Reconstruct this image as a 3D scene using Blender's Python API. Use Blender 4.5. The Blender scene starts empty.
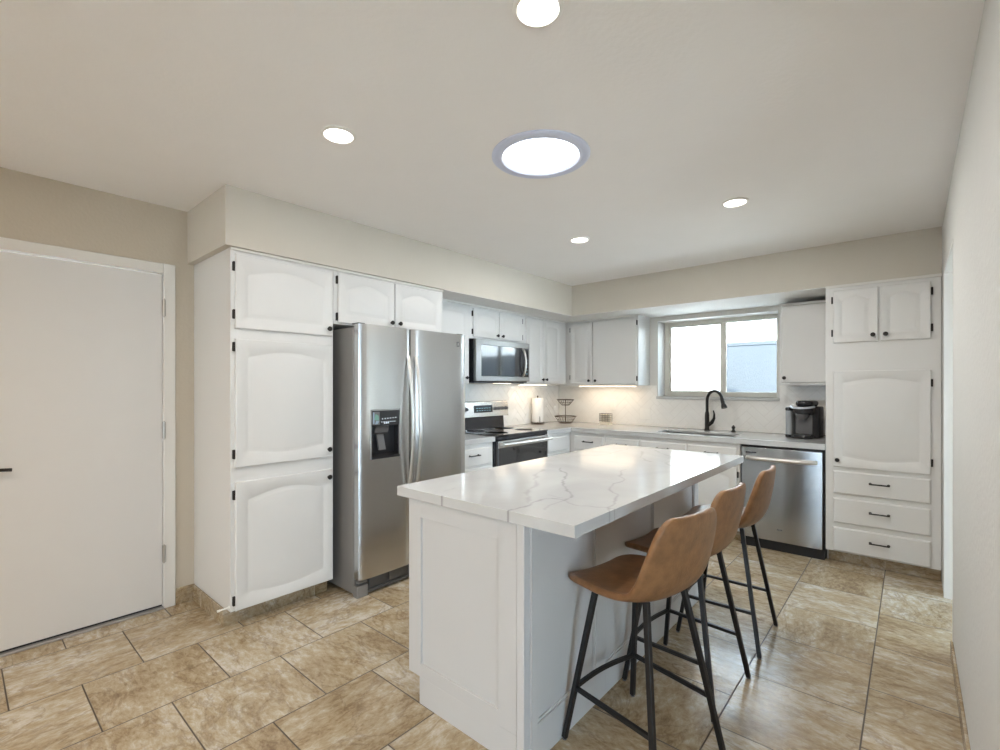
import bpy, bmesh, math, random
from mathutils import Vector, Matrix
random.seed(7)
S = bpy.context.scene
COL = S.collection
PI = math.pi

# ------------------------------------------------------------------ camera
cam_d = bpy.data.cameras.new('camera')
cam = bpy.data.objects.new('camera', cam_d); COL.objects.link(cam)
cam.location = (0, 0, 1.347)
cam.rotation_euler = (math.radians(90), 0, math.radians(40.894))
cam_d.sensor_width = 36.0
cam_d.lens = 475.2 / 1000 * 36
cam_d.shift_y = (386.18 - 375) / 1000
cam_d.clip_start = 0.02
S.camera = cam

# ------------------------------------------------------------------ view, world, sun
S.view_settings.view_transform = 'Standard'
S.view_settings.look = 'None'
S.view_settings.gamma = 1.0
S.view_settings.use_curve_mapping = False
S.view_settings.exposure = 1.05

W = bpy.data.worlds.new('sky'); S.world = W
W.use_nodes = True
wn = W.node_tree.nodes; wl = W.node_tree.links
bg = wn['Background']
bg.inputs['Color'].default_value = (0.64, 0.81, 1.0, 1)
bg.inputs['Strength'].default_value = 7.5

sun_d = bpy.data.lights.new('sun', 'SUN'); sun_d.energy = 23.0; sun_d.angle = math.radians(0.6)
sun_d.color = (1.0, 0.975, 0.94)
sun = bpy.data.objects.new('sun', sun_d); COL.objects.link(sun)
sun.rotation_euler = (math.radians(25), 0, math.radians(8))

def area(name, loc, size, power, color, rot=(0, 0, 0), shape='DISK', size_y=None, portal=False, spread=None):
    d = bpy.data.lights.new(name, 'AREA'); d.energy = power; d.color = color; d.shape = shape; d.size = size
    if size_y: d.size_y = size_y
    if spread: d.spread = spread
    o = bpy.data.objects.new(name, d); COL.objects.link(o); o.location = loc; o.rotation_euler = rot
    if portal: d.cycles.is_portal = True
    return o

WARM = (1.0, 0.965, 0.91)
CANS = [(-1.881, 1.101), (-0.792, 3.045), (-1.87, 3.065), (-0.816, 1.11)]
CAN_W = 2.6
for i, (x, y) in enumerate(CANS):
    area('recessed_lamp_light', (x, y, 2.425), 0.12, CAN_W * (2.0 if y > 2 else 0.9), WARM)
for (x, y) in [(-1.881, -1.2), (-0.816, -1.2), (-1.881, -2.6), (-0.816, -2.6)]:
    area('recessed_lamp_light', (x, y, 2.425), 0.12, 7.0, (1.0, 0.82, 0.62))  # unseen lamps added behind the camera as warm fill
area('tube_light', (-1.33, 1.83, 2.425), 0.34, 3.0, (0.93, 0.97, 1.0))
# window openings as portals for the sky
area('window_portal', (-1.53, 5.45, 1.66), 1.0, 1, (1, 1, 1), (math.radians(-90), 0, 0), 'RECTANGLE', 0.75, True)
area('slider_portal', (-1.7, -3.63, 1.05), 0.8, 1, (1, 1, 1), (math.radians(90), 0, 0), 'RECTANGLE', 2.1, True)
area('great_room_portal', (3.72, -2.0, 1.15), 2.2, 1, (1, 1, 1), (0, math.radians(90), 0), 'RECTANGLE', 2.2, True)
area('hall_portal', (1.77, 3.85, 1.05), 2.1, 1, (1, 1, 1), (0, math.radians(90), 0), 'RECTANGLE', 1.3, True)

# ------------------------------------------------------------------ materials
def nodes_of(m):
    m.use_nodes = True
    return m.node_tree.nodes, m.node_tree.links, m.node_tree.nodes['Principled BSDF']

def mat(name, col, rough=0.5, metal=0.0, noise=0.03, scale=6.0, bump=0.0, bscale=80.0, coat=0.0, spec=0.5, stretch=None):
    m = bpy.data.materials.new(name); n, l, b = nodes_of(m)
    tc = n.new('ShaderNodeTexCoord'); mp = n.new('ShaderNodeMapping')
    l.new(tc.outputs['Object'], mp.inputs['Vector'])
    if stretch: mp.inputs['Scale'].default_value = stretch
    nz = n.new('ShaderNodeTexNoise'); nz.inputs['Scale'].default_value = scale; nz.inputs['Detail'].default_value = 4
    l.new(mp.outputs[0], nz.inputs['Vector'])
    cr = n.new('ShaderNodeMixRGB')
    c1 = tuple(max(0, c * (1 - noise)) for c in col); c2 = tuple(min(1, c * (1 + noise)) for c in col)
    cr.inputs['Color1'].default_value = (*c1, 1); cr.inputs['Color2'].default_value = (*c2, 1)
    l.new(nz.outputs['Fac'], cr.inputs['Fac']); l.new(cr.outputs[0], b.inputs['Base Color'])
    b.inputs['Roughness'].default_value = rough; b.inputs['Metallic'].default_value = metal
    b.inputs['Specular IOR Level'].default_value = spec
    if coat: b.inputs['Coat Weight'].default_value = coat; b.inputs['Coat Roughness'].default_value = 0.1
    if bump:
        nb = n.new('ShaderNodeTexNoise'); nb.inputs['Scale'].default_value = bscale; nb.inputs['Detail'].default_value = 3
        l.new(mp.outputs[0], nb.inputs['Vector'])
        bp = n.new('ShaderNodeBump'); bp.inputs['Strength'].default_value = bump; bp.inputs['Distance'].default_value = 0.01
        l.new(nb.outputs['Fac'], bp.inputs['Height']); l.new(bp.outputs[0], b.inputs['Normal'])
    return m

def glass_mat(name, tint=(0.95, 0.98, 0.98), rough=0.0, refl=0.08):
    m = bpy.data.materials.new(name); m.use_nodes = True
    n, l = m.node_tree.nodes, m.node_tree.links
    n.remove(n['Principled BSDF'])
    out = n['Material Output']
    tr = n.new('ShaderNodeBsdfTransparent'); tr.inputs['Color'].default_value = (*tint, 1)
    gl = n.new('ShaderNodeBsdfGlossy'); gl.inputs['Roughness'].default_value = rough
    mx = n.new('ShaderNodeMixShader'); fr = n.new('ShaderNodeLayerWeight'); fr.inputs['Blend'].default_value = 0.2
    l.new(fr.outputs['Fresnel'], mx.inputs['Fac']); l.new(tr.outputs[0], mx.inputs[1]); l.new(gl.outputs[0], mx.inputs[2])
    l.new(mx.outputs[0], out.inputs['Surface'])
    return m

def emit_mat(name, col, strength):
    m = bpy.data.materials.new(name); n, l, b = nodes_of(m)
    b.inputs['Base Color'].default_value = (*col, 1)
    b.inputs['Emission Color'].default_value = (*col, 1); b.inputs['Emission Strength'].default_value = strength
    return m

M = {}
M['wall'] = mat('greige_wall_paint', (0.565, 0.50, 0.405), 0.75, noise=0.02, bump=0.12, bscale=60)
M['soffit'] = mat('light_toned_soffit_wall', (0.61, 0.565, 0.49), 0.75, noise=0.02, bump=0.12, bscale=60)  # wall paint with the soffit's more neutral light put into its colour
M['wall_b'] = mat('back_wall_paint', (0.66, 0.64, 0.60), 0.7, noise=0.02, bump=0.12, bscale=60)
M['wall_r'] = mat('pale_wall_paint', (0.66, 0.65, 0.62), 0.75, noise=0.02, bump=0.25, bscale=45)
M['ceil'] = mat('ceiling_paint', (0.88, 0.855, 0.835), 0.85, noise=0.015, bump=0.12, bscale=50)
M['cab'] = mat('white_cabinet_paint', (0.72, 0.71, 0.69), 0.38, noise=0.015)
M['door'] = mat('white_door_paint', (0.70, 0.685, 0.665), 0.45, noise=0.02)
M['trim'] = mat('white_trim_paint', (0.74, 0.72, 0.68), 0.45, noise=0.02)
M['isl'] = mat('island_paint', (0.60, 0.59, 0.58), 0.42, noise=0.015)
M['black'] = mat('matte_black_metal', (0.018, 0.017, 0.016), 0.42, metal=0.3)
M['bronze'] = mat('dark_bronze_hardware', (0.03, 0.027, 0.025), 0.4, metal=0.6)
M['frame'] = mat('stool_black_steel', (0.012, 0.012, 0.013), 0.38, metal=0.2)
M['nickel'] = mat('satin_nickel', (0.45, 0.43, 0.40), 0.3, metal=1.0)
M['steel'] = mat('brushed_stainless', (0.60, 0.595, 0.585), 0.27, metal=1.0, noise=0.05, scale=3, stretch=(1, 1, 60))
M['steel_v'] = mat('brushed_stainless_door', (0.46, 0.46, 0.465), 0.17, metal=1.0, noise=0.05, scale=3, stretch=(60, 1, 1))
_b = M['steel_v'].node_tree.nodes['Principled BSDF']; _b.inputs['Anisotropic'].default_value = 0.92; _b.inputs['Anisotropic Rotation'].default_value = 0.25
M['steel_d'] = mat('microwave_stainless', (0.40, 0.395, 0.385), 0.30, metal=1.0, noise=0.05, scale=3, stretch=(1, 1, 60))
M['dispframe'] = mat('dispenser_bezel', (0.33, 0.33, 0.33), 0.35, metal=0.6)
M['ringmark'] = mat('cooktop_ring_print', (0.07, 0.07, 0.072), 0.3)
M['handlechrome'] = mat('silver_lid_handle', (0.70, 0.74, 0.80), 0.35, metal=0.7)
M['soffit_lit'] = mat('lit_soffit_underside', (0.74, 0.73, 0.71), 0.85)
M['sinksteel'] = mat('sink_stainless', (0.22, 0.22, 0.22), 0.35, metal=1.0)
M['steel2'] = mat('polished_handle_steel', (0.66, 0.65, 0.63), 0.33, metal=1.0)
M['fr_side'] = mat('grey_fridge_side', (0.25, 0.235, 0.22), 0.4, metal=0.3)
M['gasket'] = mat('dark_gasket', (0.02, 0.02, 0.022), 0.6)
M['grille'] = mat('grey_plastic_grille', (0.10, 0.095, 0.09), 0.5)
M['bglass'] = mat('black_glass', (0.012, 0.013, 0.016), 0.05, noise=0.0, coat=1.0)
M['bplast'] = mat('black_plastic', (0.02, 0.02, 0.023), 0.25)
M['gplast'] = mat('grey_plastic', (0.13, 0.13, 0.135), 0.35)
M['white'] = mat('white_plastic', (0.85, 0.83, 0.78), 0.4)
M['paper'] = mat('paper_towel', (0.92, 0.90, 0.86), 0.9, bump=0.3, bscale=90)
M['wire'] = mat('brown_wire', (0.10, 0.075, 0.055), 0.45, metal=0.5)
M['cream'] = mat('cream_ceramic', (0.80, 0.74, 0.62), 0.5)
M['vinyl'] = mat('almond_vinyl_frame', (0.70, 0.68, 0.61), 0.5)
M['stucco'] = mat('white_stucco', (0.76, 0.76, 0.75), 0.9, bump=0.4, bscale=30)
M['block'] = mat('shade_toned_block_wall', (0.046, 0.053, 0.060), 0.9, bump=0.3, bscale=20)  # the wall's shaded look is put into a very dark bluish colour
M['ground'] = mat('concrete_patio', (0.55, 0.565, 0.58), 0.95, noise=0.12, scale=10)
M['glass'] = glass_mat('clear_glass')
M['tank'] = mat('water_tank_plastic', (0.36, 0.38, 0.40), 0.12)
M['led_warm'] = emit_mat('warm_led', (1.0, 0.84, 0.64), 2.6)
M['lamp'] = emit_mat('lamp_lens', (1.0, 0.97, 0.92), 3.5)
M['tube'] = emit_mat('skylight_lens', (0.92, 0.97, 1.0), 2.2)
M['screen'] = emit_mat('lit_display', (0.25, 0.45, 0.5), 0.25)
M['icon'] = emit_mat('lit_icons', (0.8, 0.9, 1.0), 0.3)
M['green'] = mat('green_sticker', (0.16, 0.34, 0.27), 0.4)
M['blue'] = mat('blue_sticker', (0.28, 0.36, 0.46), 0.4)
M['bluewhite'] = mat('solar_ring_plastic', (0.62, 0.66, 0.80), 0.3)
M['herring'] = mat('white_glazed_tile', (0.86, 0.84, 0.80), 0.25, noise=0.05, scale=9)
M['grout'] = mat('backsplash_grout', (0.72, 0.695, 0.65), 0.8)
M['thresh'] = mat('aluminium_threshold', (0.45, 0.44, 0.43), 0.45, metal=0.7)

def leather():
    m = mat('tan_leather', (0.225, 0.112, 0.048), 0.38, noise=0.55, scale=22, bump=0.10, bscale=120, spec=0.35)
    return m
M['leather'] = leather()

# stone tile: one brick grid in the x,y plane with a random value per tile
def stone(name, plane='xy', tile=(0.459, 0.4475), org=(0.386, -2.83), grout=True, dark=1.0):
    m = bpy.data.materials.new(name); n, l, b = nodes_of(m)
    tc = n.new('ShaderNodeNewGeometry'); sx = n.new('ShaderNodeSeparateXYZ'); l.new(tc.outputs['Position'], sx.inputs[0])
    def math_(op, a, bb=None, c=None):
        k = n.new('ShaderNodeMath'); k.operation = op
        for i, v in enumerate((a, bb, c)):
            if v is None: continue
            if isinstance(v, (int, float)): k.inputs[i].default_value = v
            else: l.new(v, k.inputs[i])
        return k.outputs[0]
    u = math_('SUBTRACT', sx.outputs['Y'], org[0] + tile[0] * 0.5 - 40 * tile[0])
    v = math_('SUBTRACT', sx.outputs['X'], org[1] - 40 * tile[1])
    cb = n.new('ShaderNodeCombineXYZ'); l.new(u, cb.inputs[0]); l.new(v, cb.inputs[1])
    br = n.new('ShaderNodeTexBrick')
    l.new(cb.outputs[0], br.inputs['Vector'])
    br.inputs['Scale'].default_value = 1.0
    br.inputs['Brick Width'].default_value = tile[0]; br.inputs['Row Height'].default_value = tile[1]
    br.inputs['Mortar Size'].default_value = 0.0034; br.inputs['Mortar Smooth'].default_value = 0.3
    br.inputs['Color1'].default_value = (0, 0, 0, 1); br.inputs['Color2'].default_value = (1, 1, 1, 1)
    br.inputs['Mortar'].default_value = (0.5, 0.5, 0.5, 1)
    br.offset = 0.5; br.offset_frequency = 2
    rnd = br.outputs['Color']; mort = br.outputs['Fac']
    rs = n.new('ShaderNodeSeparateColor'); l.new(rnd, rs.inputs[0]); r = rs.outputs[0]
    # streak direction per tile: along y or along x
    w = math_('MULTIPLY', r, 37.0)
    sel = math_('GREATER_THAN', math_('FRACT', math_('MULTIPLY', r, 7.31)), 0.45)
    mA = n.new('ShaderNodeMapping'); mA.inputs['Scale'].default_value = (1.9, 1.0, 2.0); mA.inputs['Rotation'].default_value = (0, 0, 0.35)
    mB = n.new('ShaderNodeMapping'); mB.inputs['Scale'].default_value = (1.0, 2.1, 2.0); mB.inputs['Rotation'].default_value = (0, 0, 0.25)
    l.new(tc.outputs['Position'], mA.inputs[0]); l.new(tc.outputs['Position'], mB.inputs[0])
    mv = n.new('ShaderNodeMix'); mv.data_type = 'VECTOR'
    l.new(sel, mv.inputs[0]); l.new(mA.outputs[0], mv.inputs[4]); l.new(mB.outputs[0], mv.inputs[5])
    vec = mv.outputs[1]
    def noise(sc, det, rough, dist, off=0.0):
        k = n.new('ShaderNodeTexNoise'); k.noise_dimensions = '4D'
        l.new(vec, k.inputs['Vector']); l.new(math_('ADD', w, off), k.inputs['W'])
        k.inputs['Scale'].default_value = sc; k.inputs['Detail'].default_value = det
        k.inputs['Roughness'].default_value = rough; k.inputs['Distortion'].default_value = dist
        return k.outputs['Fac']
    big = noise(2.8, 7, 0.66, 0.6); fine = noise(20.0, 10, 0.75, 0.5, 5.0); veins = noise(2.6, 8, 0.62, 0.9, 11.0)
    ramp = n.new('ShaderNodeValToRGB'); e = ramp.color_ramp
    e.elements[0].position = 0.24; e.elements[0].color = (0.185, 0.122, 0.068, 1)
    e.elements[1].position = 0.76; e.elements[1].color = (0.64, 0.595, 0.53, 1)
    k = e.elements.new(0.40); k.color = (0.330, 0.242, 0.140, 1)
    k = e.elements.new(0.52); k.color = (0.430, 0.342, 0.222, 1)
    k = e.elements.new(0.63); k.color = (0.520, 0.448, 0.340, 1)
    mixv = math_('ADD', math_('MULTIPLY', big, 0.50), math_('MULTIPLY', fine, 0.50))
    mixv = math_('ADD', mixv, math_('MULTIPLY', math_('SUBTRACT', r, 0.5), 0.07))
    mixv = math_('ADD', math_('MULTIPLY', math_('SUBTRACT', mixv, 0.5), 1.8), 0.53)
    l.new(mixv, ramp.inputs[0])
    # thin dark veins where noise crosses 0.5
    dv = math_('ABSOLUTE', math_('SUBTRACT', veins, 0.5))
    vf = math_('MULTIPLY', math_('SUBTRACT', 1.0, math_('MINIMUM', math_('MULTIPLY', dv, 38.0), 1.0)), 0.42)
    m1 = n.new('ShaderNodeMixRGB'); l.new(vf, m1.inputs[0]); l.new(ramp.outputs[0], m1.inputs[1])
    m1.inputs[2].default_value = (0.17, 0.105, 0.06, 1)
    m2 = n.new('ShaderNodeMixRGB'); l.new(mort, m2.inputs[0]); l.new(m1.outputs[0], m2.inputs[1])
    m2.inputs[2].default_value = (0.095, 0.072, 0.050, 1)
    last = m2.outputs[0] if grout else m1.outputs[0]
    if dark != 1.0:
        m3 = n.new('ShaderNodeMixRGB'); m3.blend_type = 'MULTIPLY'; m3.inputs[0].default_value = 1
        l.new(last, m3.inputs[1]); m3.inputs[2].default_value = (dark, dark * 0.96, dark * 0.9, 1); last = m3.outputs[0]
    l.new(last, b.inputs['Base Color'])
    rr = math_('ADD', math_('MULTIPLY', fine, 0.22), 0.13)
    l.new(math_('ADD', rr, math_('MULTIPLY', mort, 0.4)), b.inputs['Roughness'])
    bp = n.new('ShaderNodeBump'); bp.inputs['Distance'].default_value = 0.004; bp.inputs['Strength'].default_value = 0.35
    hgt = math_('SUBTRACT', math_('MULTIPLY', fine, 0.25), mort) if grout else fine
    l.new(hgt, bp.inputs['Height']); l.new(bp.outputs[0], b.inputs['Normal'])
    return m
M['floor'] = stone('travertine_floor_tile')
M['basetile'] = stone('travertine_base_tile', grout=False, dark=0.85)

def quartz(name, attr=False):
    m = bpy.data.materials.new(name); n, l, b = nodes_of(m)
    tc = n.new('ShaderNodeNewGeometry')
    nz = n.new('ShaderNodeTexNoise'); nz.inputs['Scale'].default_value = 2.2; nz.inputs['Detail'].default_value = 6
    nz.inputs['Distortion'].default_value = 1.2
    l.new(tc.outputs['Position'], nz.inputs['Vector'])
    cr = n.new('ShaderNodeValToRGB')
    cr.color_ramp.elements[0].position = 0.3; cr.color_ramp.elements[0].color = (0.52, 0.52, 0.515, 1)
    cr.color_ramp.elements[1].position = 0.7; cr.color_ramp.elements[1].color = (0.60, 0.60, 0.59, 1)
    l.new(nz.outputs['Fac'], cr.inputs[0]); last = cr.outputs[0]
    mx = n.new('ShaderNodeMixRGB'); l.new(last, mx.inputs[1]); mx.inputs[2].default_value = (0.34, 0.33, 0.33, 1)
    if attr:
        at = n.new('ShaderNodeAttribute'); at.attribute_name = 'vein'; l.new(at.outputs['Fac'], mx.inputs[0])
    else:
        n2 = n.new('ShaderNodeTexNoise'); n2.inputs['Scale'].default_value = 1.3; n2.inputs['Detail'].default_value = 5; n2.inputs['Distortion'].default_value = 2.0
        l.new(tc.outputs['Position'], n2.inputs['Vector'])
        a = n.new('ShaderNodeMath'); a.operation = 'SUBTRACT'; l.new(n2.outputs['Fac'], a.inputs[0]); a.inputs[1].default_value = 0.5
        c = n.new('ShaderNodeMath'); c.operation = 'ABSOLUTE'; l.new(a.outputs[0], c.inputs[0])
        d = n.new('ShaderNodeMapRange'); d.inputs['From Max'].default_value = 0.008; d.inputs['To Min'].default_value = 0.12; d.inputs['To Max'].default_value = 0
        l.new(c.outputs[0], d.inputs[0]); l.new(d.outputs[0], mx.inputs[0])
    l.new(mx.outputs[0], b.inputs['Base Color'])
    b.inputs['Roughness'].default_value = 0.12
    return m
M['quartz'] = quartz('white_quartz'); M['quartz_v'] = quartz('veined_quartz', True)

# ------------------------------------------------------------------ mesh helpers
class MB:
    def __init__(s, tf=None): s.bm = bmesh.new(); s.tf = tf
    def add(s, vs, fs):
        vv = [s.bm.verts.new(s.tf(*v) if s.tf else v) for v in vs]
        for f in fs:
            try: s.bm.faces.new([vv[i] for i in f])
            except ValueError: pass
        return vv
    def box(s, x0, x1, y0, y1, z0, z1):
        s.add([(x0,y0,z0),(x1,y0,z0),(x1,y1,z0),(x0,y1,z0),(x0,y0,z1),(x1,y0,z1),(x1,y1,z1),(x0,y1,z1)],
              [(0,3,2,1),(4,5,6,7),(0,1,5,4),(1,2,6,5),(2,3,7,6),(3,0,4,7)]); return s
    def cyl(s, p0, p1, r0, r1=None, n=20):
        r1 = r0 if r1 is None else r1
        return s.loft([(p0, r0), (p1, r1)], n)
    def loft(s, pr, n=20, cap=True, sq=None):
        # pr: list of (point, radius); rings perpendicular to the local direction
        pts = [Vector(p) for p, r in pr]; vs = []; fs = []
        d0 = (pts[1] - pts[0]).normalized()
        up = Vector((0, 0, 1)) if abs(d0.z) < 0.9 else Vector((1, 0, 0))
        a = d0.cross(up).normalized()
        for i, (p, r) in enumerate(pr):
            if i == 0: d = pts[1] - pts[0]
            elif i == len(pts) - 1: d = pts[-1] - pts[-2]
            else: d = (pts[i+1] - pts[i]).normalized() + (pts[i] - pts[i-1]).normalized()
            if d.length < 1e-9: d = d0
            d.normalize()
            a = (a - d * a.dot(d)).normalized(); b = d.cross(a)
            for k in range(n):
                t = 2 * PI * k / n + (PI/4 if sq else 0)
                c, q = math.cos(t), math.sin(t)
                if sq:
                    m_ = max(abs(c), abs(q)); c, q = c / m_ * sq[0], q / m_ * sq[1]
                vs.append(tuple(pts[i] + a * c * r + b * q * r))
            if i:
                o = (i - 1) * n
                for k in range(n): fs.append((o + k, o + (k+1) % n, o + n + (k+1) % n, o + n + k))
        if cap:
            fs.append(tuple(range(n))[::-1]); fs.append(tuple((len(pr)-1)*n + k for k in range(n)))
        s.add(vs, fs); return s
    def tube(s, pts, r, n=8, sq=None): return s.loft([(p, r) for p in pts], n, True, sq)
    def lathe(s, prof, c=(0, 0, 0), n=32, ax='z'):
        vs = []; fs = []
        for r, h in prof:
            for k in range(n):
                t = 2 * PI * k / n; a, b = r * math.cos(t), r * math.sin(t)
                v = {'z': (a, b, h), 'y': (a, h, b), 'x': (h, a, b)}[ax]
                vs.append((c[0]+v[0], c[1]+v[1], c[2]+v[2]))
        for i in range(1, len(prof)):
            o = (i-1)*n
            for k in range(n): fs.append((o+k, o+(k+1)%n, o+n+(k+1)%n, o+n+k))
        if prof[0][0] > 1e-6: fs.append(tuple(range(n)))
        if prof[-1][0] > 1e-6: fs.append(tuple((len(prof)-1)*n+k for k in range(n)))
        s.add(vs, fs); return s
    def prism(s, poly, h0, h1, ax='z'):
        f = {'z': lambda a, b, h: (a, b, h), 'y': lambda a, b, h: (a, h, b), 'x': lambda a, b, h: (h, a, b)}[ax]
        n = len(poly)
        s.add([f(a, b, h0) for a, b in poly] + [f(a, b, h1) for a, b in poly],
              [tuple(range(n))] + [tuple(range(n, 2*n))] + [(i, (i+1)%n, n+(i+1)%n, n+i) for i in range(n)]); return s
    def build(s, name, m, parent=None, bevel=0.0, smooth=True, seg=2, label=None):
        bmesh.ops.remove_doubles(s.bm, verts=s.bm.verts, dist=1e-6)
        bmesh.ops.recalc_face_normals(s.bm, faces=s.bm.faces)
        me = bpy.data.meshes.new(name); s.bm.to_mesh(me); s.bm.free()
        if parent is not None:
            o_ = world_origin(parent)
            if o_.length > 0: me.transform(Matrix.Translation(-o_))
        me.materials.append(M[m] if isinstance(m, str) else m)
        if smooth:
            me.polygons.foreach_set('use_smooth', [True] * len(me.polygons))
            me.set_sharp_from_angle(angle=math.radians(35))
        o = bpy.data.objects.new(name, me); COL.objects.link(o)
        if parent is not None: o.parent = parent
        if bevel:
            bv = o.modifiers.new('bevel', 'BEVEL'); bv.width = bevel; bv.segments = seg; bv.limit_method = 'ANGLE'; bv.angle_limit = math.radians(40)
            bv.harden_normals = False
        if label: o['label'] = label
        return o

LOCAL = {}
def world_origin(o):
    v = Vector((0, 0, 0))
    while o is not None:
        v += o.location; o = o.parent
    return v

def thing(name, loc, label, cat, group=None, rz=0.0, kind=None):
    o = bpy.data.objects.new(name, None); COL.objects.link(o); o.location = loc; o.rotation_euler = (0, 0, rz)
    o.empty_display_size = 0.05
    if label: o['label'] = label
    if cat: o['category'] = cat
    if group: o['group'] = group
    if kind: o['kind'] = kind
    return o
def tag(o, label=None, cat=None, group=None, kind=None):
    if label: o['label'] = label
    if cat: o['category'] = cat
    if group: o['group'] = group
    if kind: o['kind'] = kind
    return o
def struct(o): o['kind'] = 'structure'; return o
def bx(name, m, parent, *a, bevel=0.0, label=None): return MB().box(*a).build(name, m, parent, bevel=bevel, label=label)

# key planes
XA, XR, YB, HC, YF = -3.435, 0.157, 5.12, 2.44, -3.5
ZS = 2.114          # underside of the soffit
XS, YS = -2.803, 4.433
# ------------------------------------------------------------------ room shell
struct(bx('floor', 'floor', None, -3.60, 3.72, YF - 0.12, YB + 0.12, -0.12, 0))
struct(bx('ceiling', 'ceil', None, -3.60, 3.72, YF - 0.12, YB + 0.3, HC, HC + 0.12))
# left wall with the door opening
DY0, DY1, DZ = 0.03, 0.843, 2.03
m = MB(); m.box(XA - 0.12, XA, YF - 0.12, DY0, 0, HC); m.box(XA - 0.12, XA, DY1, YB, 0, HC); m.box(XA - 0.12, XA, DY0, DY1, DZ, HC)
struct(m.build('wall_left', 'wall'))
# back wall with the window opening
WX0, WX1, WZ0, WZ1 = -2.125, -0.955, 1.235, 2.065
m = MB(); m.box(XA - 0.12, WX0, YB, YB + 0.30, 0, HC); m.box(WX1, 3.72, YB, YB + 0.30, 0, HC)
m.box(WX0, WX1, YB, YB + 0.30, 0, WZ0); m.box(WX0, WX1, YB, YB + 0.30, WZ1, HC)
struct(m.build('wall_back', 'wall_b'))
# right wall with the passage opening
OY0, OY1, OZ = 3.27, 4.15, 2.08
GY0, GY1 = -0.50, 1.50  # unseen opening, added and placed to pass daylight onto the island side
m = MB(); m.box(XR, XR + 0.123, YF, GY0, 0, HC); m.box(XR, XR + 0.123, GY1, OY0, 0, HC); m.box(XR, XR + 0.123, GY0, GY1, 2.25, HC); m.box(XR, XR + 0.123, OY1, YB, 0, HC); m.box(XR, XR + 0.123, OY0, OY1, OZ, HC)
struct(m.build('wall_right', 'wall_r'))
# jamb liner of the passage
m = MB(); m.box(XR - 0.002, XR + 0.125, OY1 - 0.016, OY1, 0, OZ); m.box(XR - 0.002, XR + 0.125, OY0, OY0 + 0.012, 0, OZ - 0.016)
m.box(XR - 0.002, XR + 0.125, OY0, OY1, OZ - 0.016, OZ)
struct(m.build('trim_1', 'trim'))
# hall beyond
m = MB(); m.box(1.62, 1.75, 1.9, 3.2, 0, HC); m.box(1.62, 1.75, 4.5, YB, 0, HC); m.box(1.62, 1.75, 3.2, 4.5, 2.08, HC)
struct(m.build('wall_hall', 'wall_r'))
m = MB(); m.box(3.60, 3.72, YF, -3.0, 0, HC); m.box(3.60, 3.72, -0.9, 2.02, 0, HC); m.box(3.60, 3.72, -3.0, -0.9, 2.25, HC); m.box(1.75, 3.72, 1.9, 2.02, 0, HC)
struct(m.build('wall_great_room', 'wall_r'))
for nm_, xw, ya, yb_, zt_, nn in (('added_window_3', 3.64, -3.0, -0.9, 2.25, 2), ('added_window_4', 1.66, 3.2, 4.5, 2.08, 2)):  # unseen windows added to bring in daylight from the right
    wv = thing(nm_, (xw, ya, 0), None, None, kind='structure')
    m = MB(); m.box(xw, xw + 0.05, ya, ya + 0.05, 0, zt_); m.box(xw, xw + 0.05, yb_ - 0.05, yb_, 0, zt_); m.box(xw, xw + 0.05, ya, yb_, zt_ - 0.05, zt_); m.box(xw, xw + 0.05, ya, yb_, 0, 0.05)
    for k in range(1, nn):
        yy = ya + (yb_ - ya) * k / nn; m.box(xw, xw + 0.05, yy - 0.025, yy + 0.025, 0.05, zt_ - 0.05)
    m.build('window_frame', 'trim', wv)
    for k in range(nn):
        y0_ = ya + (yb_ - ya) * k / nn + 0.05; y1_ = ya + (yb_ - ya) * (k + 1) / nn - 0.05
        bx('pane', 'glass', wv, xw + 0.02, xw + 0.026, y0_ - 0.02, y1_ + 0.02, 0.05, zt_ - 0.05)
# wall behind the camera with the patio slider
SX0, SX1, SZ1 = -2.05, -1.35, 2.12
m = MB(); m.box(XA - 0.12, SX0, YF - 0.12, YF, 0, HC); m.box(SX1, 3.72, YF - 0.12, YF, 0, HC); m.box(SX0, SX1, YF - 0.12, YF, SZ1, HC)
struct(m.build('wall_front', 'wall'))
# soffit (L shaped)
m = MB(); m.box(XA, XS, 0.97, YB, ZS, HC); m.box(XS, XR, YS, YB, ZS, HC)
struct(m.build('wall_soffit', 'soffit'))
# added sheets under the soffit, window light put into their white colour
m = MB(); m.box(-3.094, XS - 0.001, 2.574, YS + 0.001, ZS - 0.003, ZS); m.box(-3.094, -0.502, YS + 0.001, 4.781, ZS - 0.003, ZS); m.box(-2.212, -0.502, 4.781, YB, ZS - 0.003, ZS)
struct(m.build('soffit_lit_sheet', 'soffit_lit'))
# baseboards of stone tile
struct(bx('baseboard_left', 'basetile', None, XA, XA + 0.011, 0.9035, 1.004, 0, 0.098, bevel=0.002))
m = MB(); m.box(XA + 0.011, -2.922, 0.995, 1.0055, 0, 0.098); m.box(-2.9225, -2.912, 0.995, 1.62, 0, 0.095)
struct(m.build('baseboard_pantry', 'basetile', None, bevel=0.002))
struct(bx('baseboard_back', 'basetile', None, -0.488, XR - 0.003, 4.478, 4.489, 0, 0.088, bevel=0.002))
struct(bx('baseboard_right', 'basetile', None, XR - 0.011, XR, GY1, 3.268, 0, 0.075, bevel=0.002))
# threshold of the left door
struct(bx('trim_2', 'thresh', None, XA - 0.10, XA + 0.022, DY0 - 0.0, DY1, 0, 0.012, bevel=0.003))
# thin scribe moulding where cabinets meet the soffit
m = MB(); m.box(-2.835, -2.822, 1.004, 2.572, 2.098, ZS); m.box(-3.117, -3.095, 2.574, 4.80, 2.096, ZS)
m.box(-3.10, -2.225, 4.783, 4.80, 2.096, ZS); m.box(-0.50, XR, 4.398, 4.432, 2.094, ZS)
struct(m.build('trim_3', 'trim', None, bevel=0.003))

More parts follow.
